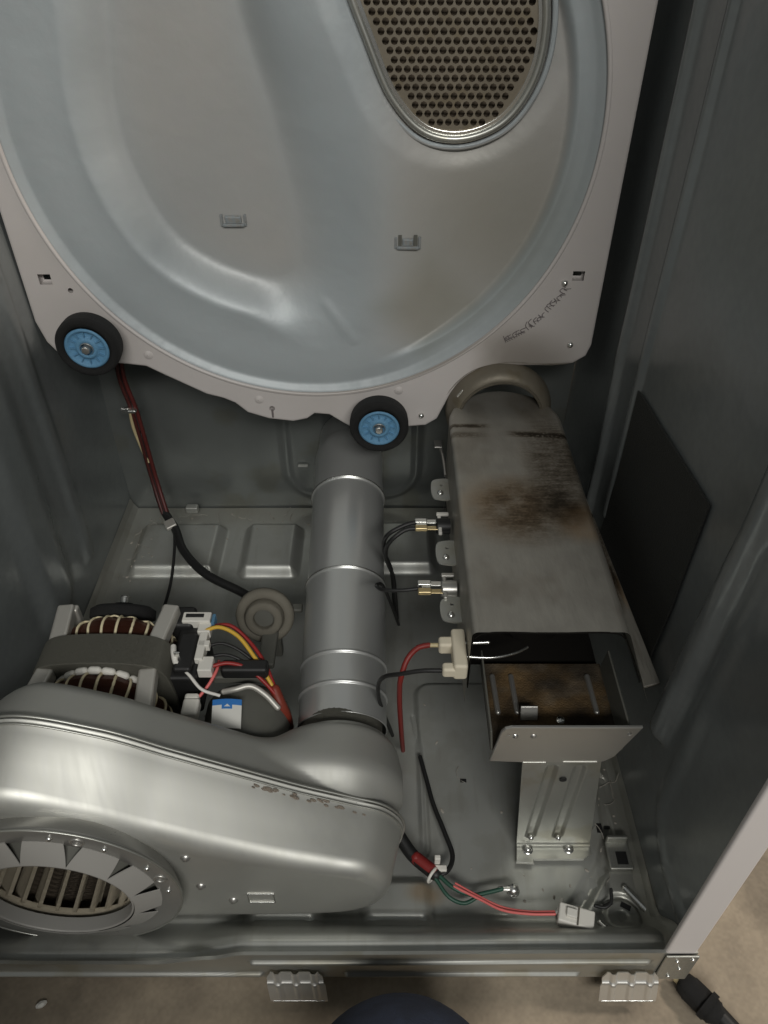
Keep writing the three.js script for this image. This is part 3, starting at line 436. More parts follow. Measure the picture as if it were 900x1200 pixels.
// ---------------------------------------------------------------- blower
const blower = thing('blower_housing', 'galvanized blower housing with round slotted inlet, standing at front left', 'blower', [-0.18, 0.05, -0.11]);
{
  const S1 = [[-0.25, 0.301], [-0.175, 0.284], [-0.117, 0.252], [-0.062, 0.222], [-0.008, 0.193], [0.04, 0.171], [0.07, 0.156], [0.0865, 0.127], [0.08, 0.087], [0.047, 0.062], [-0.02, 0.054], [-0.11, 0.052], [-0.22, 0.051], [-0.3, 0.078], [-0.333, 0.16], [-0.31, 0.25]];
  const S2 = [[-0.25, 0.277], [-0.18, 0.25], [-0.13, 0.223], [-0.08, 0.198], [-0.03, 0.178], [0.02, 0.163], [0.055, 0.15], [0.074, 0.122], [0.067, 0.087], [0.038, 0.066], [-0.02, 0.059], [-0.11, 0.057], [-0.22, 0.056], [-0.303, 0.08], [-0.331, 0.16], [-0.312, 0.24]];
  const N = 180, P = (t) => smoothLoop(S1.map((p, i) => [lerp(p[0], S2[i][0], t), lerp(p[1], S2[i][1], t)]), N);
  const ins = (lp, d) => lp.map((p, i) => { const n = lp.length - 1, a = lp[(i + n - 1) % n], b = lp[(i + 1) % n], l = Math.hypot(b[0] - a[0], b[1] - a[1]); return [p[0] + (b[1] - a[1]) / l * d, p[1] - (b[0] - a[0]) / l * d]; });
  const loft = (loops) => gridGeo(N, loops.length - 1, (u, v) => { const lp = loops[Math.round(v * (loops.length - 1))], q = lp.l[Math.round(u * N)]; return [q[0], q[1], lp.z, q[0] + q[1] * 0.3, lp.z + q[1]]; });
  const C0 = [-0.218, 0.155];
  const faceIn = (l, z, hole) => { const s = new THREE.Shape(l.slice(0, -1).map((p) => new THREE.Vector2(...p))); if (hole) s.holes.push(circlePath(...C0, hole)); return new THREE.ShapeGeometry(s, 64).translate(0, 0, z); };
  const fl = [{ l: ins(P(0), -0.002), z: -0.106 }, { l: P(0), z: -0.1045 }];
  for (const [t, z] of [[0.12, -0.0965], [0.3, -0.086], [0.5, -0.0755], [0.68, -0.0655]]) fl.push({ l: P(t), z });
  for (let k = 0; k <= 8; k++) { const a = k / 8 * Math.PI / 2, R = 0.013; fl.push({ l: ins(P(0.8 + 0.2 * Math.sin(a)), R * (1 - Math.cos(a))), z: -0.0585 + R * Math.sin(a) }); }
  const last = fl[fl.length - 1];
  const shellMat = M.zinc.clone(); shellMat.map = tex(1024, 512, (u, v) => { const n = fbm(u * 6, v * 4, 41, 5, 64), k = 0.93 + 0.09 * (n - 0.5); return [k, k, k * 0.985]; }, true, [1.5, 1.5]); shellMat.color.setRGB(0.62, 0.62, 0.595); shellMat.metalness = 0.68; shellMat.roughness = 0.78;
  const front = part('cover_shell', [loft(fl), faceIn(last.l, last.z, 0.077)], shellMat, blower);
  const outl = P(0).slice(0, -1), sr = 150, sS = 0.225, sc0 = V(-0.13, 0.17, -0.2), d2 = new Float32Array(sr * sr);
  for (let b = 0; b < sr; b++) for (let a = 0; a < sr; a++) d2[a + b * sr] = sdPoly((a - sr / 2) / (sr / 2) * sS + sc0.x, (b - sr / 2) / (sr / 2) * sS + sc0.y, outl);
  const smc = new MarchingCubes(sr, new THREE.MeshStandardMaterial(), false, false, 500000); smc.isolation = 0;
  const rbx = (q1, q2, r) => Math.min(Math.max(q1 + r, q2 + r), 0) + Math.hypot(Math.max(q1 + r, 0), Math.max(q2 + r, 0)) - r;
  for (let c = 0; c < sr; c++) for (let b = 0; b < sr; b++) for (let a = 0; a < sr; a++) {
    const x = (a - sr / 2) / (sr / 2) * sS + sc0.x, y = (b - sr / 2) / (sr / 2) * sS + sc0.y, z = (c - sr / 2) / (sr / 2) * sS + sc0.z, e = -0.106 - z;
    const d1 = rbx(d2[a + b * sr] + 0.0008 + Math.max(e, 0) * 0.3, Math.abs(z + 0.11) - 0.058, 0.02), rc = Math.hypot(x - 0.0235, y - 0.128), dc = rbx(rc - lerp(0.048, 0.0595, sstep(-0.106, -0.136, z)), Math.abs(z + 0.125) - 0.064, 0.014);
    const kk = lerp(0.002, 0.05, sstep(-0.112, -0.145, z)), h = clamp(0.5 + 0.5 * (d1 - dc) / kk), d = lerp(d1, dc, h) - kk * h * (1 - h);
    smc.field[a + b * sr + c * sr * sr] = -Math.max(d, z + 0.1045);
  }
  smc.update();
  const sg = new THREE.BufferGeometry(), sn = smc.count, sp = smc.positionArray.slice(0, sn * 3), suv = new Float32Array(sn * 2);
  for (let q = 0; q < sn; q++) { for (let a = 0; a < 3; a++) sp[q * 3 + a] = sp[q * 3 + a] * sS + sc0.getComponent(a); suv[q * 2] = sp[q * 3] + sp[q * 3 + 1] * 0.3; suv[q * 2 + 1] = sp[q * 3 + 2] + sp[q * 3 + 1]; }
  sg.setAttribute('position', new THREE.BufferAttribute(sp, 3)); sg.setAttribute('normal', new THREE.BufferAttribute(smc.normalArray.slice(0, sn * 3), 3)); sg.setAttribute('uv', new THREE.BufferAttribute(suv, 2));
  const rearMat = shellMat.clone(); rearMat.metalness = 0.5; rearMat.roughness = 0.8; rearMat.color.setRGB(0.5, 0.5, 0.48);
  const rearS = part('scroll_shell', sg, rearMat, blower);
  // rolled seam
  const lipPts = (d, z) => ins(P(0), d).slice(0, -1).filter((_, i) => i % 2 === 0).map((p) => [p[0], p[1], z]);
  part('seam_lip', tube(lipPts(-0.0025, -0.1085), 0.0015, 320, 8, true), M.zinc, rearS);
  part('seam_lip', tube(lipPts(-0.0006, -0.102), 0.001, 320, 8, true), M.zinc, front);
  part('rust_streak', Array.from({ length: 60 }, () => { const t = rnd(), x = lerp(-0.06, 0.06, t) + rr(-0.006, 0.006), y = lerp(0.2215, 0.163, t); return new THREE.IcosahedronGeometry(rr(0.0006, 0.0018), 1).scale(2.2, 0.16, 1.0).rotateZ(-0.55).translate(x, y - 0.005, -0.099 + rr(-0.0025, 0.003)); }), mat({ color: col(0.5, 0.42, 0.34), roughness: 0.9, bumpMap: rep(fine, 8), bumpScale: 0.001 }), front).userData.kind = 'stuff';
  // outlet elbow towards the pipe
  const oc = [0.0235, 0.128];
  part('outlet_collar', [lathe([[0.0585, -0.004], [0.0555, 0.001], [0.0515, 0.0035], [0.0495, 0.004], [0.0455, 0.003]], [...oc, -0.186], [0, 0, -1], 64)], shellMat, rearS);
  part('pipe_neck', cyl(0.0445, 0.0445, 0.05, [...oc, -0.185], [oc[0], oc[1] - 0.001, -0.235], 48, true), M.stator, rearS);  // dark colour stands in for the shaded gap at the pipe joint
  // inlet ring: drum, annulus and folded petals
  const RZ = -0.031;
  const ringMat = mat({ color: col(0.33, 0.325, 0.305), metalness: 0.55, roughness: 0.5, roughnessMap: rep(zincRough, 3) });
  const ring = part('inlet_ring', lathe([[0.099, -0.018], [0.1085, -0.003], [0.1085, 0], [0.107, 0.001], [0.089, 0.0005], [0.0875, -0.004]], [...C0, RZ], [0, 0, 1], 96), ringMat, blower);
  part('ring_edge', new THREE.TorusGeometry(0.1085, 0.0011, 8, 96).translate(...C0, RZ + 0.0005), M.zinc, ring);
  const cone = gridGeo(96, 6, (u, v) => { const t = u * 2 * Math.PI, r = lerp(0.0875, 0.068, v), z = RZ - 0.008 + 0.016 * v; return [C0[0] + r * Math.cos(t), C0[1] + r * Math.sin(t), z, u, v]; });
  const petals = part('inlet_throat', [lathe([[0.068, 0], [0.067, 0.0008], [0.066, -0.001], [0.0655, -0.012]], [...C0, RZ + 0.009], [0, 0, 1], 80)], M.petal, blower);
  part('inlet_cone', cone, M.olive, blower);
  part('shade_drum', cyl(0.088, 0.088, 0.05, [...C0, -0.099], [...C0, -0.049], 64, true), M.lint, blower);  // added cylinder, dark colour standing in for shade between the blades
  const np = 12;
  for (let k = 0; k < np; k++) {
    const a0 = (k + 0.12) / np * 2 * Math.PI + 0.12, a1 = (k + 0.88) / np * 2 * Math.PI + 0.12, am = (a0 + a1) / 2;
    const g = slab(8, 5, (u, v) => { const w = lerp(1, 0.8, v), t = am + (u - 0.5) * (a1 - a0) * lerp(1.33, 0.9, v), r = lerp(0.069, 0.091, v); return [C0[0] + r * Math.cos(t), C0[1] + r * Math.sin(t), RZ + 0.0102 - 0.009 * v, u, v]; }, [0, 0, -0.0008]);
    part('petal', g, M.petal, petals);
  }
  for (let k = 0; k < 14; k++) { const a = k / 14 * 2 * Math.PI + 0.02; if (Math.sin(a) > -0.35) piece('rivet', new THREE.SphereGeometry(0.0028, 12, 8), M.bright, ring, [C0[0] + 0.0985 * Math.cos(a), C0[1] + 0.0985 * Math.sin(a), RZ + 0.001]); }
  for (let k = 0; k < 7; k++) { const a = k / 7 * 2 * Math.PI + 0.25; if (Math.sin(a) > -0.35) piece('boss', new THREE.TorusGeometry(0.005, 0.0012, 6, 20), M.steel, ring, [C0[0] + 0.0985 * Math.cos(a), C0[1] + 0.0985 * Math.sin(a), RZ + 0.001]); }
  for (const [x, y] of [[-0.103, 0.185], [-0.098, 0.13], [-0.072, 0.1], [-0.175, 0.066]]) part('screw', lathe([[0, 0.0035], [0.0022, 0.0032], [0.003, 0.002], [0.0042, 0.0014], [0.0046, 0]], [x, y, -0.0458], [0, 0, 1], 16), M.steel, front);
  part('stamped_frame', [rbox(0.024, 0.0016, 0.002, -0.045, 0.115, -0.045, 0.0007), rbox(0.024, 0.0016, 0.002, -0.045, 0.097, -0.045, 0.0007), rbox(0.0016, 0.0196, 0.002, -0.057, 0.106, -0.045, 0.0007), rbox(0.0016, 0.0196, 0.002, -0.033, 0.106, -0.045, 0.0007)], M.bright, front);
  // fan wheel seen through the inlet
  const fan = new THREE.Group(); fan.name = 'fan_wheel'; fan.position.set(C0[0] + 0.18, C0[1] - 0.05, 0); blower.add(fan);
  part('back_disc', lathe([[0, 0.012], [0.02, 0.012], [0.028, 0.004], [0.082, 0], [0.082, -0.001]], [...C0, -0.0965], [0, 0, 1], 64), M.lint, fan);  // disc coloured dark to read as the shaded inside of the fan
  part('rim', lathe([[0.07, -0.003], [0.083, -0.003], [0.083, 0.003], [0.07, 0.003], [0.07, -0.003]], [...C0, -0.041], [0, 0, 1], 64), M.fan, fan);
  const bladeG = slab(6, 4, (u, v) => { const r = lerp(-0.008, 0.008, u), z = lerp(-0.097, -0.04, v); return [r, 0.004 * Math.cos(u * 3), z, u, v]; }, [0, 0.0036, 0]);
  for (let k = 0; k < 26; k++) { const a = k / 26 * 2 * Math.PI; const o = piece('blade', bladeG, M.fan, fan, [C0[0] + 0.0745 * Math.cos(a), C0[1] + 0.0745 * Math.sin(a), 0], [0, 0, a + 0.35]); }
}

// ---------------------------------------------------------------- motor
const motor = thing('drive_motor', 'open frame electric drive motor with copper windings behind the blower housing', 'electric motor', [-0.22, 0.08, -0.25]);
{
  const mc = [-0.222, 0.158], zf = -0.222, zr = -0.259, hw = 0.067;
  const st = smoothLoop([[-hw, -hw + 0.014], [-hw + 0.014, -hw], [hw - 0.014, -hw], [hw, -hw + 0.014], [hw, hw - 0.014], [hw - 0.014, hw], [-hw + 0.014, hw], [-hw, hw - 0.014]], 120);
  const stator = part('stator_stack', plate(st, zf - zr, [circlePath(0, 0, 0.038)], 0.001, 32).translate(...mc, zr), M.stator, motor);
  part('weld_line', rbox(0.022, 0.0015, 0.003, mc[0] + 0.035, mc[1] + hw + 0.001, -0.237, 0.0006), M.black, stator);
  // cast end frames: corner posts joined by cross bars and a bearing plate
  for (const e of [-1, 1]) {
    const z0 = e < 0 ? zr : zf, ze = z0 + e * 0.05, gs = [];
    for (const sx of [-1, 1]) for (const sy of [-1, 1]) gs.push(rbox(0.018, 0.016, 0.052, mc[0] + sx * (hw - 0.012), mc[1] + sy * (hw - 0.01), (z0 + ze) / 2, 0.003, [0, e * sx * 0.12, 0]));
    gs.push(rbox(2 * hw - 0.03, 0.012, 0.01, mc[0] - (e < 0 ? 0.02 : 0) , mc[1] + hw - 0.055, ze, 0.003), rbox(2 * hw - 0.02, 0.02, 0.01, mc[0], mc[1], ze, 0.003), rbox(2 * hw - 0.01, 0.014, 0.01, mc[0], mc[1] - hw + 0.012, ze, 0.003), rbox(0.014, 0.12, 0.01, mc[0] - hw + 0.014, mc[1], ze, 0.003), rbox(0.014, 0.12, 0.01, mc[0] + hw - 0.014, mc[1], ze, 0.003));
    const ef = part('end_frame', gs, M.alu, motor);
    part('bearing_boss', cyl(0.026, 0.024, 0.02, [...mc, ze - e * 0.004], [...mc, ze + e * 0.012], 32), M.alu, ef);
    const wd = part('winding', tube(Array.from({ length: 30 }, (_, i) => { const t = i / 30 * 2 * Math.PI, r = 0.0525 + 0.002 * Math.sin(i * 2.4); return [mc[0] + r * Math.cos(t), mc[1] + r * Math.sin(t) * 0.98, z0 + e * 0.02]; }), 0.0175, 160, 14, true), M.copper, motor);
    const nl = 28;
    for (let i = 0; i < nl; i++) {
      const t = (i + 0.5) / nl * 2 * Math.PI, r = 0.0525;
      const o = piece('lacing_cord', lace(), M.lace, wd, [mc[0] + r * Math.cos(t), mc[1] + r * Math.sin(t) * 0.98, z0 + e * 0.02], [0, 0, t]);
    }
    part('lacing_edge', tube(Array.from({ length: 44 }, (_, i) => { const t = i / 44 * 2 * Math.PI, r = 0.065 + (i % 2 ? 0.0015 : -0.001); return [mc[0] + r * Math.cos(t), mc[1] + r * Math.sin(t) * 0.98, z0 + e * (0.032 + (i % 2 ? 0.001 : 0))]; }), 0.0011, 180, 5, true), M.lace, wd);
    if (e > 0) for (let i = 0; i < 9; i++) { const t = Math.PI * (0.82 - 0.64 * i / 8); part('slot_liner', new THREE.CapsuleGeometry(0.0042, 0.006, 4, 10).rotateZ(t).translate(mc[0] + 0.055 * Math.cos(t), mc[1] + 0.062 * Math.sin(t) + 0.004, z0 + 0.004), M.paper, stator); }
  }
  function lace() { return lace.g ??= new THREE.TorusGeometry(0.0184, 0.0016, 5, 20).rotateX(Math.PI / 2); }
  // drive pulley at the back
  part('belt_pulley', lathe([[0.004, 0.02], [0.01, 0.02], [0.012, 0.016], [0.03, 0.016], [0.036, 0.012], [0.036, 0.002], [0.03, 0]], [mc[0] - 0.006, 0.185, -0.318], [0, 0.55, -0.8], 40), M.rubber, motor);
  part('shaft_end', lathe([[0, 0.03], [0.004, 0.029], [0.005, 0.026], [0.005, 0.01]], [mc[0] - 0.006, 0.185, -0.318], [0, 0.55, -0.8], 16), M.bright, motor);
  // switch block on the right side
  const sw = part('switch_block', [rbox(0.03, 0.06, 0.075, -0.14, 0.172, -0.262, 0.004), rbox(0.02, 0.02, 0.05, -0.14, 0.2, -0.255, 0.004), rbox(0.026, 0.03, 0.03, -0.152, 0.195, -0.305, 0.006)], M.black, motor);
  part('spade_terminal', [rbox(0.006, 0.014, 0.002, -0.146, 0.212, -0.245, 0.0006)], M.bright, sw);
  part('white_lead', capped([[-0.153, 0.212, -0.258], [-0.151, 0.212, -0.25], [-0.147, 0.208, -0.24], [-0.14, 0.205, -0.236]], 0.0032, 20, 8), M.whiteWire, sw);
}
// cylindrical cover right of the motor
const can = thing('motor_cover', 'dark olive cylindrical cover between the blower housing and the round pipe', 'cover', [-0.07, 0.06, -0.21]);
part('can_body', [lathe([[0, 0], [0.04, 0], [0.0445, 0.003], [0.046, 0.009], [0.046, 0.055], [0.043, 0.062], [0.03, 0.064], [0, 0.064]], [-0.078, 0.132, -0.176], [0, 0, -1], 56), rbox(0.06, 0.012, 0.018, -0.085, 0.176, -0.25, 0.003)], M.olive, can);
part('dark_sleeve', [rbox(0.05, 0.016, 0.016, -0.078, 0.19, -0.246, 0.004)], M.black, can);
part('can_foot', rbox(0.06, 0.05, 0.05, -0.078, 0.075, -0.205, 0.004), M.olive, can);
part('bare_strap', capped([[-0.098, 0.183, -0.222], [-0.085, 0.187, -0.222], [-0.07, 0.187, -0.226], [-0.055, 0.178, -0.222], [-0.042, 0.166, -0.214]], 0.0032, 30, 8), M.alu, can);
// tag with blue print
{
  const t = thing('paper_tag', 'white tag with blue stripe tucked behind the blower housing', 'tag', [-0.09, 0.18, -0.2]);
  const cv = document.createElement('canvas'); cv.width = 128; cv.height = 128; const g = cv.getContext('2d');
  g.fillStyle = '#d9d8d2'; g.fillRect(0, 0, 128, 128); g.fillStyle = '#2e74bd'; g.fillRect(0, 0, 128, 26); g.fillRect(42, 20, 46, 24); g.fillStyle = '#d9d8d2'; g.beginPath(); g.moveTo(52, 34); g.lineTo(66, 22); g.lineTo(80, 34); g.fill();
  const ct = new THREE.CanvasTexture(cv); ct.colorSpace = THREE.SRGBColorSPACE ?? THREE.SRGBColorSpace;
  part('tag_card', slab(6, 6, (u, v) => { const b = 0.002 * Math.sin(u * 3); return [lerp(-0.106, -0.076, u) + 0.002 * (1 - v), 0.1815 + b + 0.008 * v, lerp(-0.178, -0.207, v), u, v]; }, [0, -0.0012, 0]), mat({ map: ct, roughness: 0.6 }), t);
}
{
  const t = thing('capped_plug', 'small white capped plug beside the blue striped tag', 'plug', [-0.128, 0.18, -0.205]);
  part('plug_body', [rbox(0.017, 0.014, 0.02, -0.128, 0.183, -0.2, 0.003), rbox(0.015, 0.012, 0.008, -0.129, 0.183, -0.213, 0.003)], M.plug, t);
  part('red_lead', tube([[-0.122, 0.184, -0.215], [-0.112, 0.192, -0.226], [-0.106, 0.197, -0.24], [-0.107, 0.192, -0.255]], 0.0018, 24, 6), M.pink, t);
  part('white_lead', tube([[-0.141, 0.205, -0.236], [-0.132, 0.203, -0.228], [-0.118, 0.195, -0.216], [-0.1, 0.187, -0.214]], 0.0018, 24, 6), M.whiteWire, t);
}
// stepped pulley
const idler = thing('idler_wheel', 'round grey stepped plastic wheel left of the round pipe', 'wheel', [-0.08, 0.12, -0.38]);
part('wheel_rim', lathe([[0.02, 0], [0.033, 0], [0.0365, 0.003], [0.0365, 0.009], [0.033, 0.0125], [0.026, 0.013], [0.0245, 0.009], [0.0245, 0.006], [0.018, 0.006]], [-0.079, 0.122, -0.386], [0, 0.4, 0.916], 56), M.greyPlastic, idler);
part('wheel_step', lathe([[0.0235, 0.004], [0.0235, 0.018], [0.021, 0.021], [0.014, 0.0215], [0.0125, 0.018], [0.0125, 0.004]], [-0.079, 0.122, -0.386], [0, 0.4, 0.916], 48), M.greyPlastic, idler);
part('hub_hole', lathe([[0, 0.012], [0.0125, 0.012]], [-0.079, 0.122, -0.386], [0, 0.4, 0.916], 32), M.olive, idler);
part('arm', [rbox(0.02, 0.01, 0.075, -0.072, 0.108, -0.35, 0.003), rbox(0.014, 0.07, 0.014, -0.07, 0.08, -0.385, 0.003), rbox(0.03, 0.006, 0.012, -0.048, 0.125, -0.392, 0.002)], M.olive, idler);

// ---------------------------------------------------------------- wiring
const wire = (name, pts, r, m, parent, seg = 50) => part(name, capped(pts, r, seg, 7), m, parent);
{ // motor harness
  const h = thing('motor_harness', 'red, yellow and black leads with white multi plug beside the motor', 'wire harness', [-0.09, 0.17, -0.27]);
  const pl = part('multi_plug', [rbox(0.031, 0.014, 0.014, -0.136, 0.218, -0.304, 0.0015), rbox(0.009, 0.014, 0.052, -0.125, 0.214, -0.274, 0.0015), rbox(0.015, 0.013, 0.019, -0.117, 0.212, -0.245, 0.0015), rbox(0.014, 0.011, 0.014, -0.126, 0.216, -0.292, 0.0015), rbox(0.013, 0.009, 0.008, -0.123, 0.2165, -0.27, 0.001)], M.plug, h);
  part('key_slot', rbox(0.02, 0.001, 0.005, -0.138, 0.2252, -0.305, 0.0004), M.black, pl);
  part('blue_lock', rbox(0.0035, 0.012, 0.014, -0.1175, 0.218, -0.302, 0.001), M.blue, pl);
  wire('red_wire', [[-0.118, 0.216, -0.298], [-0.1, 0.217, -0.298], [-0.08, 0.208, -0.286], [-0.06, 0.196, -0.264], [-0.05, 0.186, -0.246], [-0.043, 0.176, -0.232]], 0.0022, M.red, h);
  wire('red_wire', [[-0.111, 0.212, -0.246], [-0.095, 0.212, -0.25], [-0.075, 0.206, -0.248], [-0.058, 0.194, -0.24], [-0.042, 0.178, -0.23]], 0.0022, M.red, h);
  wire('yellow_wire', [[-0.126, 0.219, -0.288], [-0.11, 0.222, -0.291], [-0.09, 0.217, -0.284], [-0.07, 0.204, -0.265], [-0.055, 0.192, -0.247], [-0.044, 0.178, -0.233]], 0.0023, M.yellow, h);
  wire('black_wire', [[-0.123, 0.212, -0.272], [-0.105, 0.214, -0.275], [-0.085, 0.207, -0.27], [-0.065, 0.195, -0.258], [-0.05, 0.184, -0.242]], 0.0018, M.black, h);
  wire('black_wire', [[-0.121, 0.21, -0.258], [-0.1, 0.211, -0.262], [-0.08, 0.204, -0.258], [-0.06, 0.19, -0.25], [-0.048, 0.18, -0.238]], 0.0018, M.black, h);
  part('wire_sleeve', capped([[-0.047, 0.182, -0.238], [-0.041, 0.172, -0.228], [-0.036, 0.155, -0.224], [-0.036, 0.125, -0.23]], 0.006, 24, 10), mat({ color: col(0.2, 0.03, 0.015), roughness: 0.55 }), h);
}
{ const mh = scene.getObjectByName('motor_harness'); mh.position.y -= 0.012; mh.position.z += 0.004; }
{ // harness hanging from behind the left roller
  const h = thing('hanging_harness', 'dark wire bundle hanging below the roller at the left of the bulkhead', 'wire harness', [-0.25, 0.2, -0.6]);
  const main = [[-0.273, 0.375, -0.625], [-0.281, 0.321, -0.63], [-0.276, 0.27, -0.632], [-0.274, 0.224, -0.632], [-0.27, 0.148, -0.628], [-0.258, 0.105, -0.605], [-0.235, 0.1, -0.57], [-0.214, 0.1, -0.524], [-0.176, 0.1, -0.479], [-0.118, 0.1, -0.442], [-0.09, 0.1, -0.42]];
  wire('dark_jacket', main.slice(3), 0.0062, M.black, h, 70);
  wire('dark_jacket', main.slice(0, 3), 0.006, M.black, h, 30);
  const off = (dx, dz) => main.slice(0, 6).map((p) => [p[0] + dx, p[1], p[2] + dz]);
  wire('red_wire', off(0.005, 0.004), 0.003, mat({ color: col(0.09, 0.014, 0.012), roughness: 0.5 }), h);
  wire('red_wire', off(-0.001, 0.0055), 0.0026, mat({ color: col(0.06, 0.012, 0.01), roughness: 0.5 }), h);
  wire('yellow_wire', [[-0.279, 0.272, -0.626], [-0.281, 0.24, -0.628], [-0.277, 0.205, -0.628], [-0.272, 0.18, -0.627]], 0.0025, M.tan, h);
  part('cable_clip', [rbox(0.016, 0.005, 0.018, -0.277, 0.27, -0.628, 0.002), rbox(0.012, 0.008, 0.006, -0.284, 0.272, -0.622, 0.002)], M.bright, h);
  part('cable_clip', rbox(0.016, 0.006, 0.018, -0.243, 0.104, -0.576, 0.002, [0, 0.5, 0.2]), M.alu, h);
  wire('thin_lead', [[-0.236, 0.1, -0.57], [-0.23, 0.09, -0.53], [-0.228, 0.075, -0.48], [-0.23, 0.07, -0.42]], 0.0022, M.black, h);
}
{ // harness on the base pan
  const h = thing('floor_harness', 'black cable with pink and green leads lying on the base pan', 'wire harness', [0.15, 0.06, -0.08]);
  const y = 0.066;
  wire('black_cable', [[0.06, 0.085, -0.16], [0.088, 0.07, -0.12], [0.1, y, -0.104], [0.122, y, -0.085]], 0.0068, M.black, h, 30);
  wire('red_sleeve', [[0.103, y + 0.001, -0.101], [0.12, y + 0.001, -0.087]], 0.0066, mat({ color: col(0.22, 0.02, 0.018), roughness: 0.5 }), h, 8);
  wire('thin_black_lead', [[0.112, 0.054, -0.225], [0.118, 0.056, -0.195], [0.124, 0.058, -0.165], [0.135, 0.06, -0.13], [0.141, 0.062, -0.105], [0.134, 0.066, -0.088], [0.124, 0.066, -0.083]], 0.0026, M.black, h);
  wire('green_wire', [[0.124, 0.068, -0.084], [0.14, 0.066, -0.071], [0.158, 0.063, -0.066], [0.175, 0.062, -0.069], [0.188, 0.062, -0.072]], 0.0022, M.green, h);
  wire('green_wire', [[0.122, 0.067, -0.08], [0.135, 0.062, -0.064], [0.15, 0.058, -0.06], [0.165, 0.06, -0.066]], 0.002, M.green, h);
  wire('pink_wire', [[0.14, 0.0675, -0.072], [0.165, 0.0665, -0.06], [0.185, 0.067, -0.05], [0.21, 0.07, -0.045], [0.235, 0.072, -0.044]], 0.0014, M.pink, h);
  wire('pink_wire', [[0.142, 0.065, -0.076], [0.165, 0.065, -0.063], [0.187, 0.065, -0.053], [0.21, 0.068, -0.048], [0.235, 0.07, -0.047]], 0.0013, M.pink, h);
  part('cable_tie', [new THREE.TorusGeometry(0.0075, 0.0016, 8, 24).rotateY(0.9).translate(0.119, 0.066, -0.084), rbox(0.006, 0.012, 0.005, 0.124, 0.076, -0.095, 0.0012), rbox(0.013, 0.005, 0.006, 0.127, 0.069, -0.089, 0.0012)], M.plug, h);
  part('ring_terminal', [new THREE.TorusGeometry(0.005, 0.0018, 6, 20).rotateX(Math.PI / 2).translate(0.2, 0.0555, -0.073), rbox(0.014, 0.004, 0.005, 0.191, 0.06, -0.073, 0.0015)], M.bright, h);
  part('ground_screw', lathe([[0, 0.008], [0.004, 0.0075], [0.0055, 0.004], [0.0065, 0.003], [0.0068, 0]], [0.2, 0.0555, -0.073], [0, 1, 0], 6), M.bright, h);
  const pg = part('white_plug', [rbox(0.034, 0.014, 0.018, 0.2545, 0.071, -0.0405, 0.002, [0, -0.28, 0]), rbox(0.01, 0.004, 0.008, 0.25, 0.0795, -0.042, 0.001, [0, -0.28, 0])], M.plug, h);
  part('plug_seam', rbox(0.0016, 0.0012, 0.018, 0.256, 0.0785, -0.04, 0.0004, [0, -0.28, 0]), M.greyPlastic, pg);
  wire('white_wire', [[0.238, 0.07, -0.046], [0.243, 0.066, -0.053], [0.247, 0.06, -0.062]], 0.0022, M.whiteWire, h, 16);
}
{ // leads to the cut-outs and igniter
  const a = thing('cutout_lead', 'thin black lead to the rear cut-out on the heater duct', 'wire', [0.09, 0.25, -0.38], 'black leads to the heater cut-outs');
  wire('lead', [[0.109, 0.272, -0.39], [0.095, 0.271, -0.386], [0.075, 0.262, -0.38], [0.07, 0.22, -0.4], [0.08, 0.15, -0.43], [0.085, 0.055, -0.45]], 0.0026, M.black, a);
  wire('lead', [[0.109, 0.272, -0.379], [0.095, 0.271, -0.378], [0.078, 0.26, -0.372], [0.072, 0.22, -0.39], [0.082, 0.15, -0.42], [0.088, 0.052, -0.44]], 0.0026, M.black, a);
  a.userData.label = 'paired black leads to the farther cut-out, left of the heater duct'; delete a.userData.group;
  const b = thing('cutout_lead', 'single black lead curving to the nearer cut-out, left of the heater duct', 'wire', [0.09, 0.25, -0.29]);
  wire('lead', [[0.108, 0.271, -0.287], [0.09, 0.27, -0.285], [0.07, 0.265, -0.29], [0.062, 0.25, -0.31], [0.068, 0.2, -0.36], [0.08, 0.12, -0.4], [0.09, 0.05, -0.43]], 0.002, M.black, b);
  const c = thing('igniter_lead', 'red lead curving down from the cream igniter block', 'wire', [0.1, 0.25, -0.19]);
  wire('red_sleeve', [[0.112, 0.285, -0.2], [0.102, 0.285, -0.197], [0.092, 0.28, -0.188], [0.086, 0.265, -0.178], [0.085, 0.235, -0.182], [0.088, 0.15, -0.2], [0.092, 0.06, -0.23]], 0.0027, mat({ color: col(0.2, 0.018, 0.014), roughness: 0.5 }), c);
  wire('bare_end', [[0.124, 0.285, -0.2], [0.11, 0.285, -0.2]], 0.0022, M.tan, c, 8);
  wire('black_lead', [[0.124, 0.283, -0.172], [0.105, 0.28, -0.174], [0.085, 0.27, -0.178], [0.07, 0.25, -0.19], [0.064, 0.18, -0.22], [0.08, 0.06, -0.25]], 0.0022, M.black, c);
}
{ // bent black wire lying by the round pressing
  const b = thing('bent_wire', 'short bent black wire on the base pan near the front right corner', 'wire', [0.29, 0.052, -0.065]);
  wire('wire', [[0.281, 0.052, -0.06], [0.29, 0.053, -0.058], [0.297, 0.054, -0.063], [0.299, 0.056, -0.074]], 0.0018, M.black, b, 20);
}
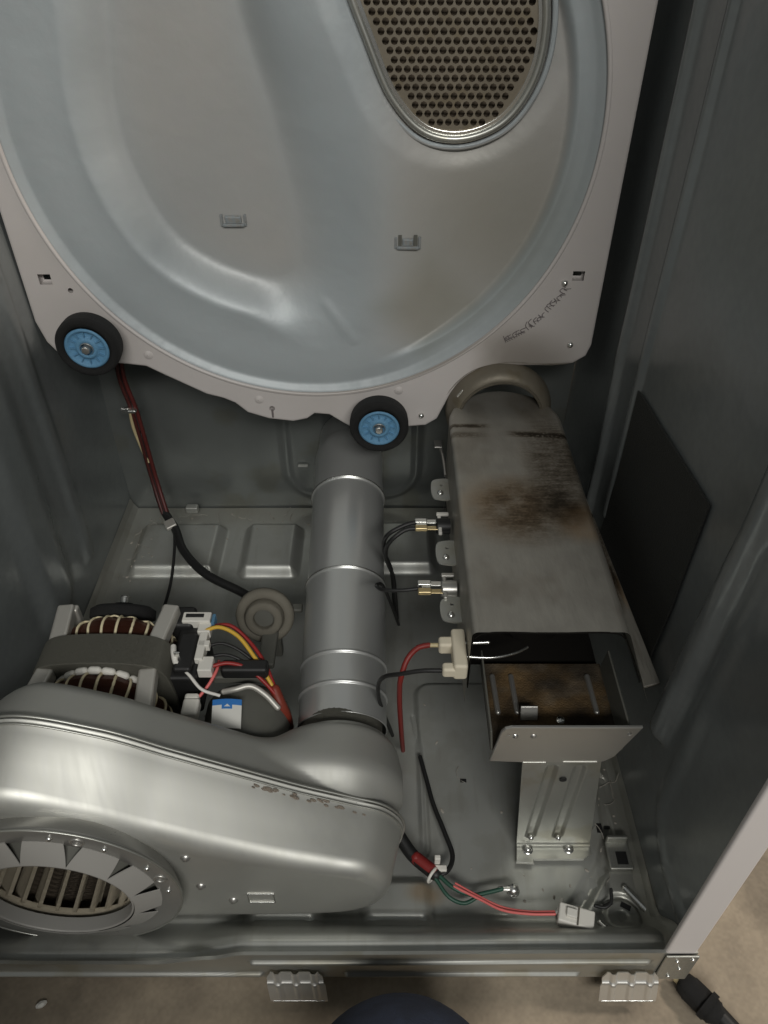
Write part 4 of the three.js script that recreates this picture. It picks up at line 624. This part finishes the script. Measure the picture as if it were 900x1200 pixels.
{ // power cord on the concrete
  const c = thing('power_cord', 'black power cord with thick sleeve on concrete by the white cabinet edge', 'cord', [0.39, 0, 0.02]);
  wire('cord_sleeve', [[0.366, 0.0135, 0.001], [0.373, 0.0135, 0.009], [0.382, 0.013, 0.02]], 0.0125, M.rubber, c, 16);
  part('sleeve_collar', cyl(0.0142, 0.0142, 0.01, [0.377, 0.0145, 0.014], [0.381, 0.0145, 0.019], 20), M.rubber, c);
  wire('cord', [[0.386, 0.012, 0.02], [0.398, 0.011, 0.036], [0.418, 0.008, 0.062], [0.46, 0.0065, 0.1], [0.55, 0.0065, 0.13]], 0.0085, M.black, c);
  part('tip', cyl(0.004, 0.005, 0.01, [0.356, 0.012, -0.009], [0.362, 0.013, -0.003], 14), M.tan, c);
}
{
  const f = thing('plaster_chip', 'tiny white plaster chip on the concrete at left, below the rail', 'debris', [-0.262, 0, 0.002]);
  part('chip', new THREE.DodecahedronGeometry(0.004, 0).scale(1.4, 0.6, 0.8).rotateY(0.5).translate(-0.262, 0.003, 0.012), M.paper, f);
}

// ---------------------------------------------------------------- kneeling person: one trouser leg reaches into view
{
  const pr = thing('person', 'person in dark blue jeans, only the knee in view at the bottom edge', 'person', [0.085, 0, 0.12]);
  const joints = [[V(0.083, 0.1, 0.123), 0.082, V(0.05, 0.3, 0.48), 0.1], [V(0.083, 0.1, 0.123), 0.076, V(0.075, 0.065, 0.5), 0.06], [V(0.05, 0.3, 0.48), 0.11, V(-0.12, 0.34, 0.54), 0.12], [V(-0.12, 0.34, 0.54), 0.115, V(-0.26, 0.37, 0.2), 0.075], [V(-0.26, 0.37, 0.2), 0.07, V(-0.25, 0.06, 0.3), 0.055], [V(-0.04, 0.4, 0.56), 0.125, V(-0.04, 0.47, 0.6), 0.12]];  // unseen hips, torso and second leg set so they shade the concrete
  const res = 96, c0 = V(-0.08, 0.32, 0.38), S = 0.45, mc = new MarchingCubes(res, new THREE.MeshStandardMaterial(), false, false, 400000);
  mc.isolation = 0;
  const q = new THREE.Vector3();
  for (let k = 0; k < res; k++) for (let j = 0; j < res; j++) for (let i = 0; i < res; i++) {
    q.set((i - res / 2) / (res / 2), (j - res / 2) / (res / 2), (k - res / 2) / (res / 2)).multiplyScalar(S).add(c0);
    let d = 9;
    for (const [a, ra, b, rb] of joints.slice(0, 3).concat(joints.slice(3))) {
      const ba = b.clone().sub(a), pa = q.clone().sub(a), t = clamp(pa.dot(ba) / ba.lengthSq()), e = pa.addScaledVector(ba, -t).length() - lerp(ra, rb, t), h = clamp(0.5 + 0.5 * (d - e) / 0.03);
      d = lerp(d, e, h) - 0.03 * h * (1 - h);
    }
    d += 0.004 * (fbm(q.x * 18 + q.y * 9, q.z * 14 + q.y * 12, 33, 2) - 0.5);
    mc.field[i + j * res + k * res * res] = -d;
  }
  mc.update();
  const g = new THREE.BufferGeometry(), n = mc.count;
  const P = mc.positionArray.slice(0, n * 3), Nn = mc.normalArray.slice(0, n * 3), uv = new Float32Array(n * 2);
  for (let i = 0; i < n; i++) { for (let a = 0; a < 3; a++) P[i * 3 + a] = P[i * 3 + a] * S + c0.getComponent(a); uv[i * 2] = P[i * 3] + P[i * 3 + 1] * 0.3; uv[i * 2 + 1] = P[i * 3 + 2] + P[i * 3 + 1]; }
  g.setAttribute('position', new THREE.BufferAttribute(P, 3)); g.setAttribute('normal', new THREE.BufferAttribute(Nn, 3)); g.setAttribute('uv', new THREE.BufferAttribute(uv, 2));
  const denim = mat({ color: col(0.03, 0.042, 0.078), roughness: 0.9, bumpMap: tex(256, 256, (u, v) => { const n = 0.5 + 0.35 * Math.sin((u + v) * 2 * Math.PI * 32) + 0.3 * (hash(u * 256 | 0, v * 256 | 0, 3) - 0.5); return [n, n, n]; }, false, [14, 14]), bumpScale: 0.0006, map: tex(256, 256, (u, v) => { const n = 0.8 + 0.3 * (fbm(u * 8, v * 8, 23, 4, 8) - 0.5) + 0.25 * (hash(u * 256 | 0, v * 256 | 0, 9) - 0.5); return [n, n, n]; }, true, [8, 8]) });
  part('jeans', g, denim, pr);
}

scene.traverse((o) => { if (o.isMesh) { o.castShadow = true; o.receiveShadow = true; } });
renderer.render(scene, camera);
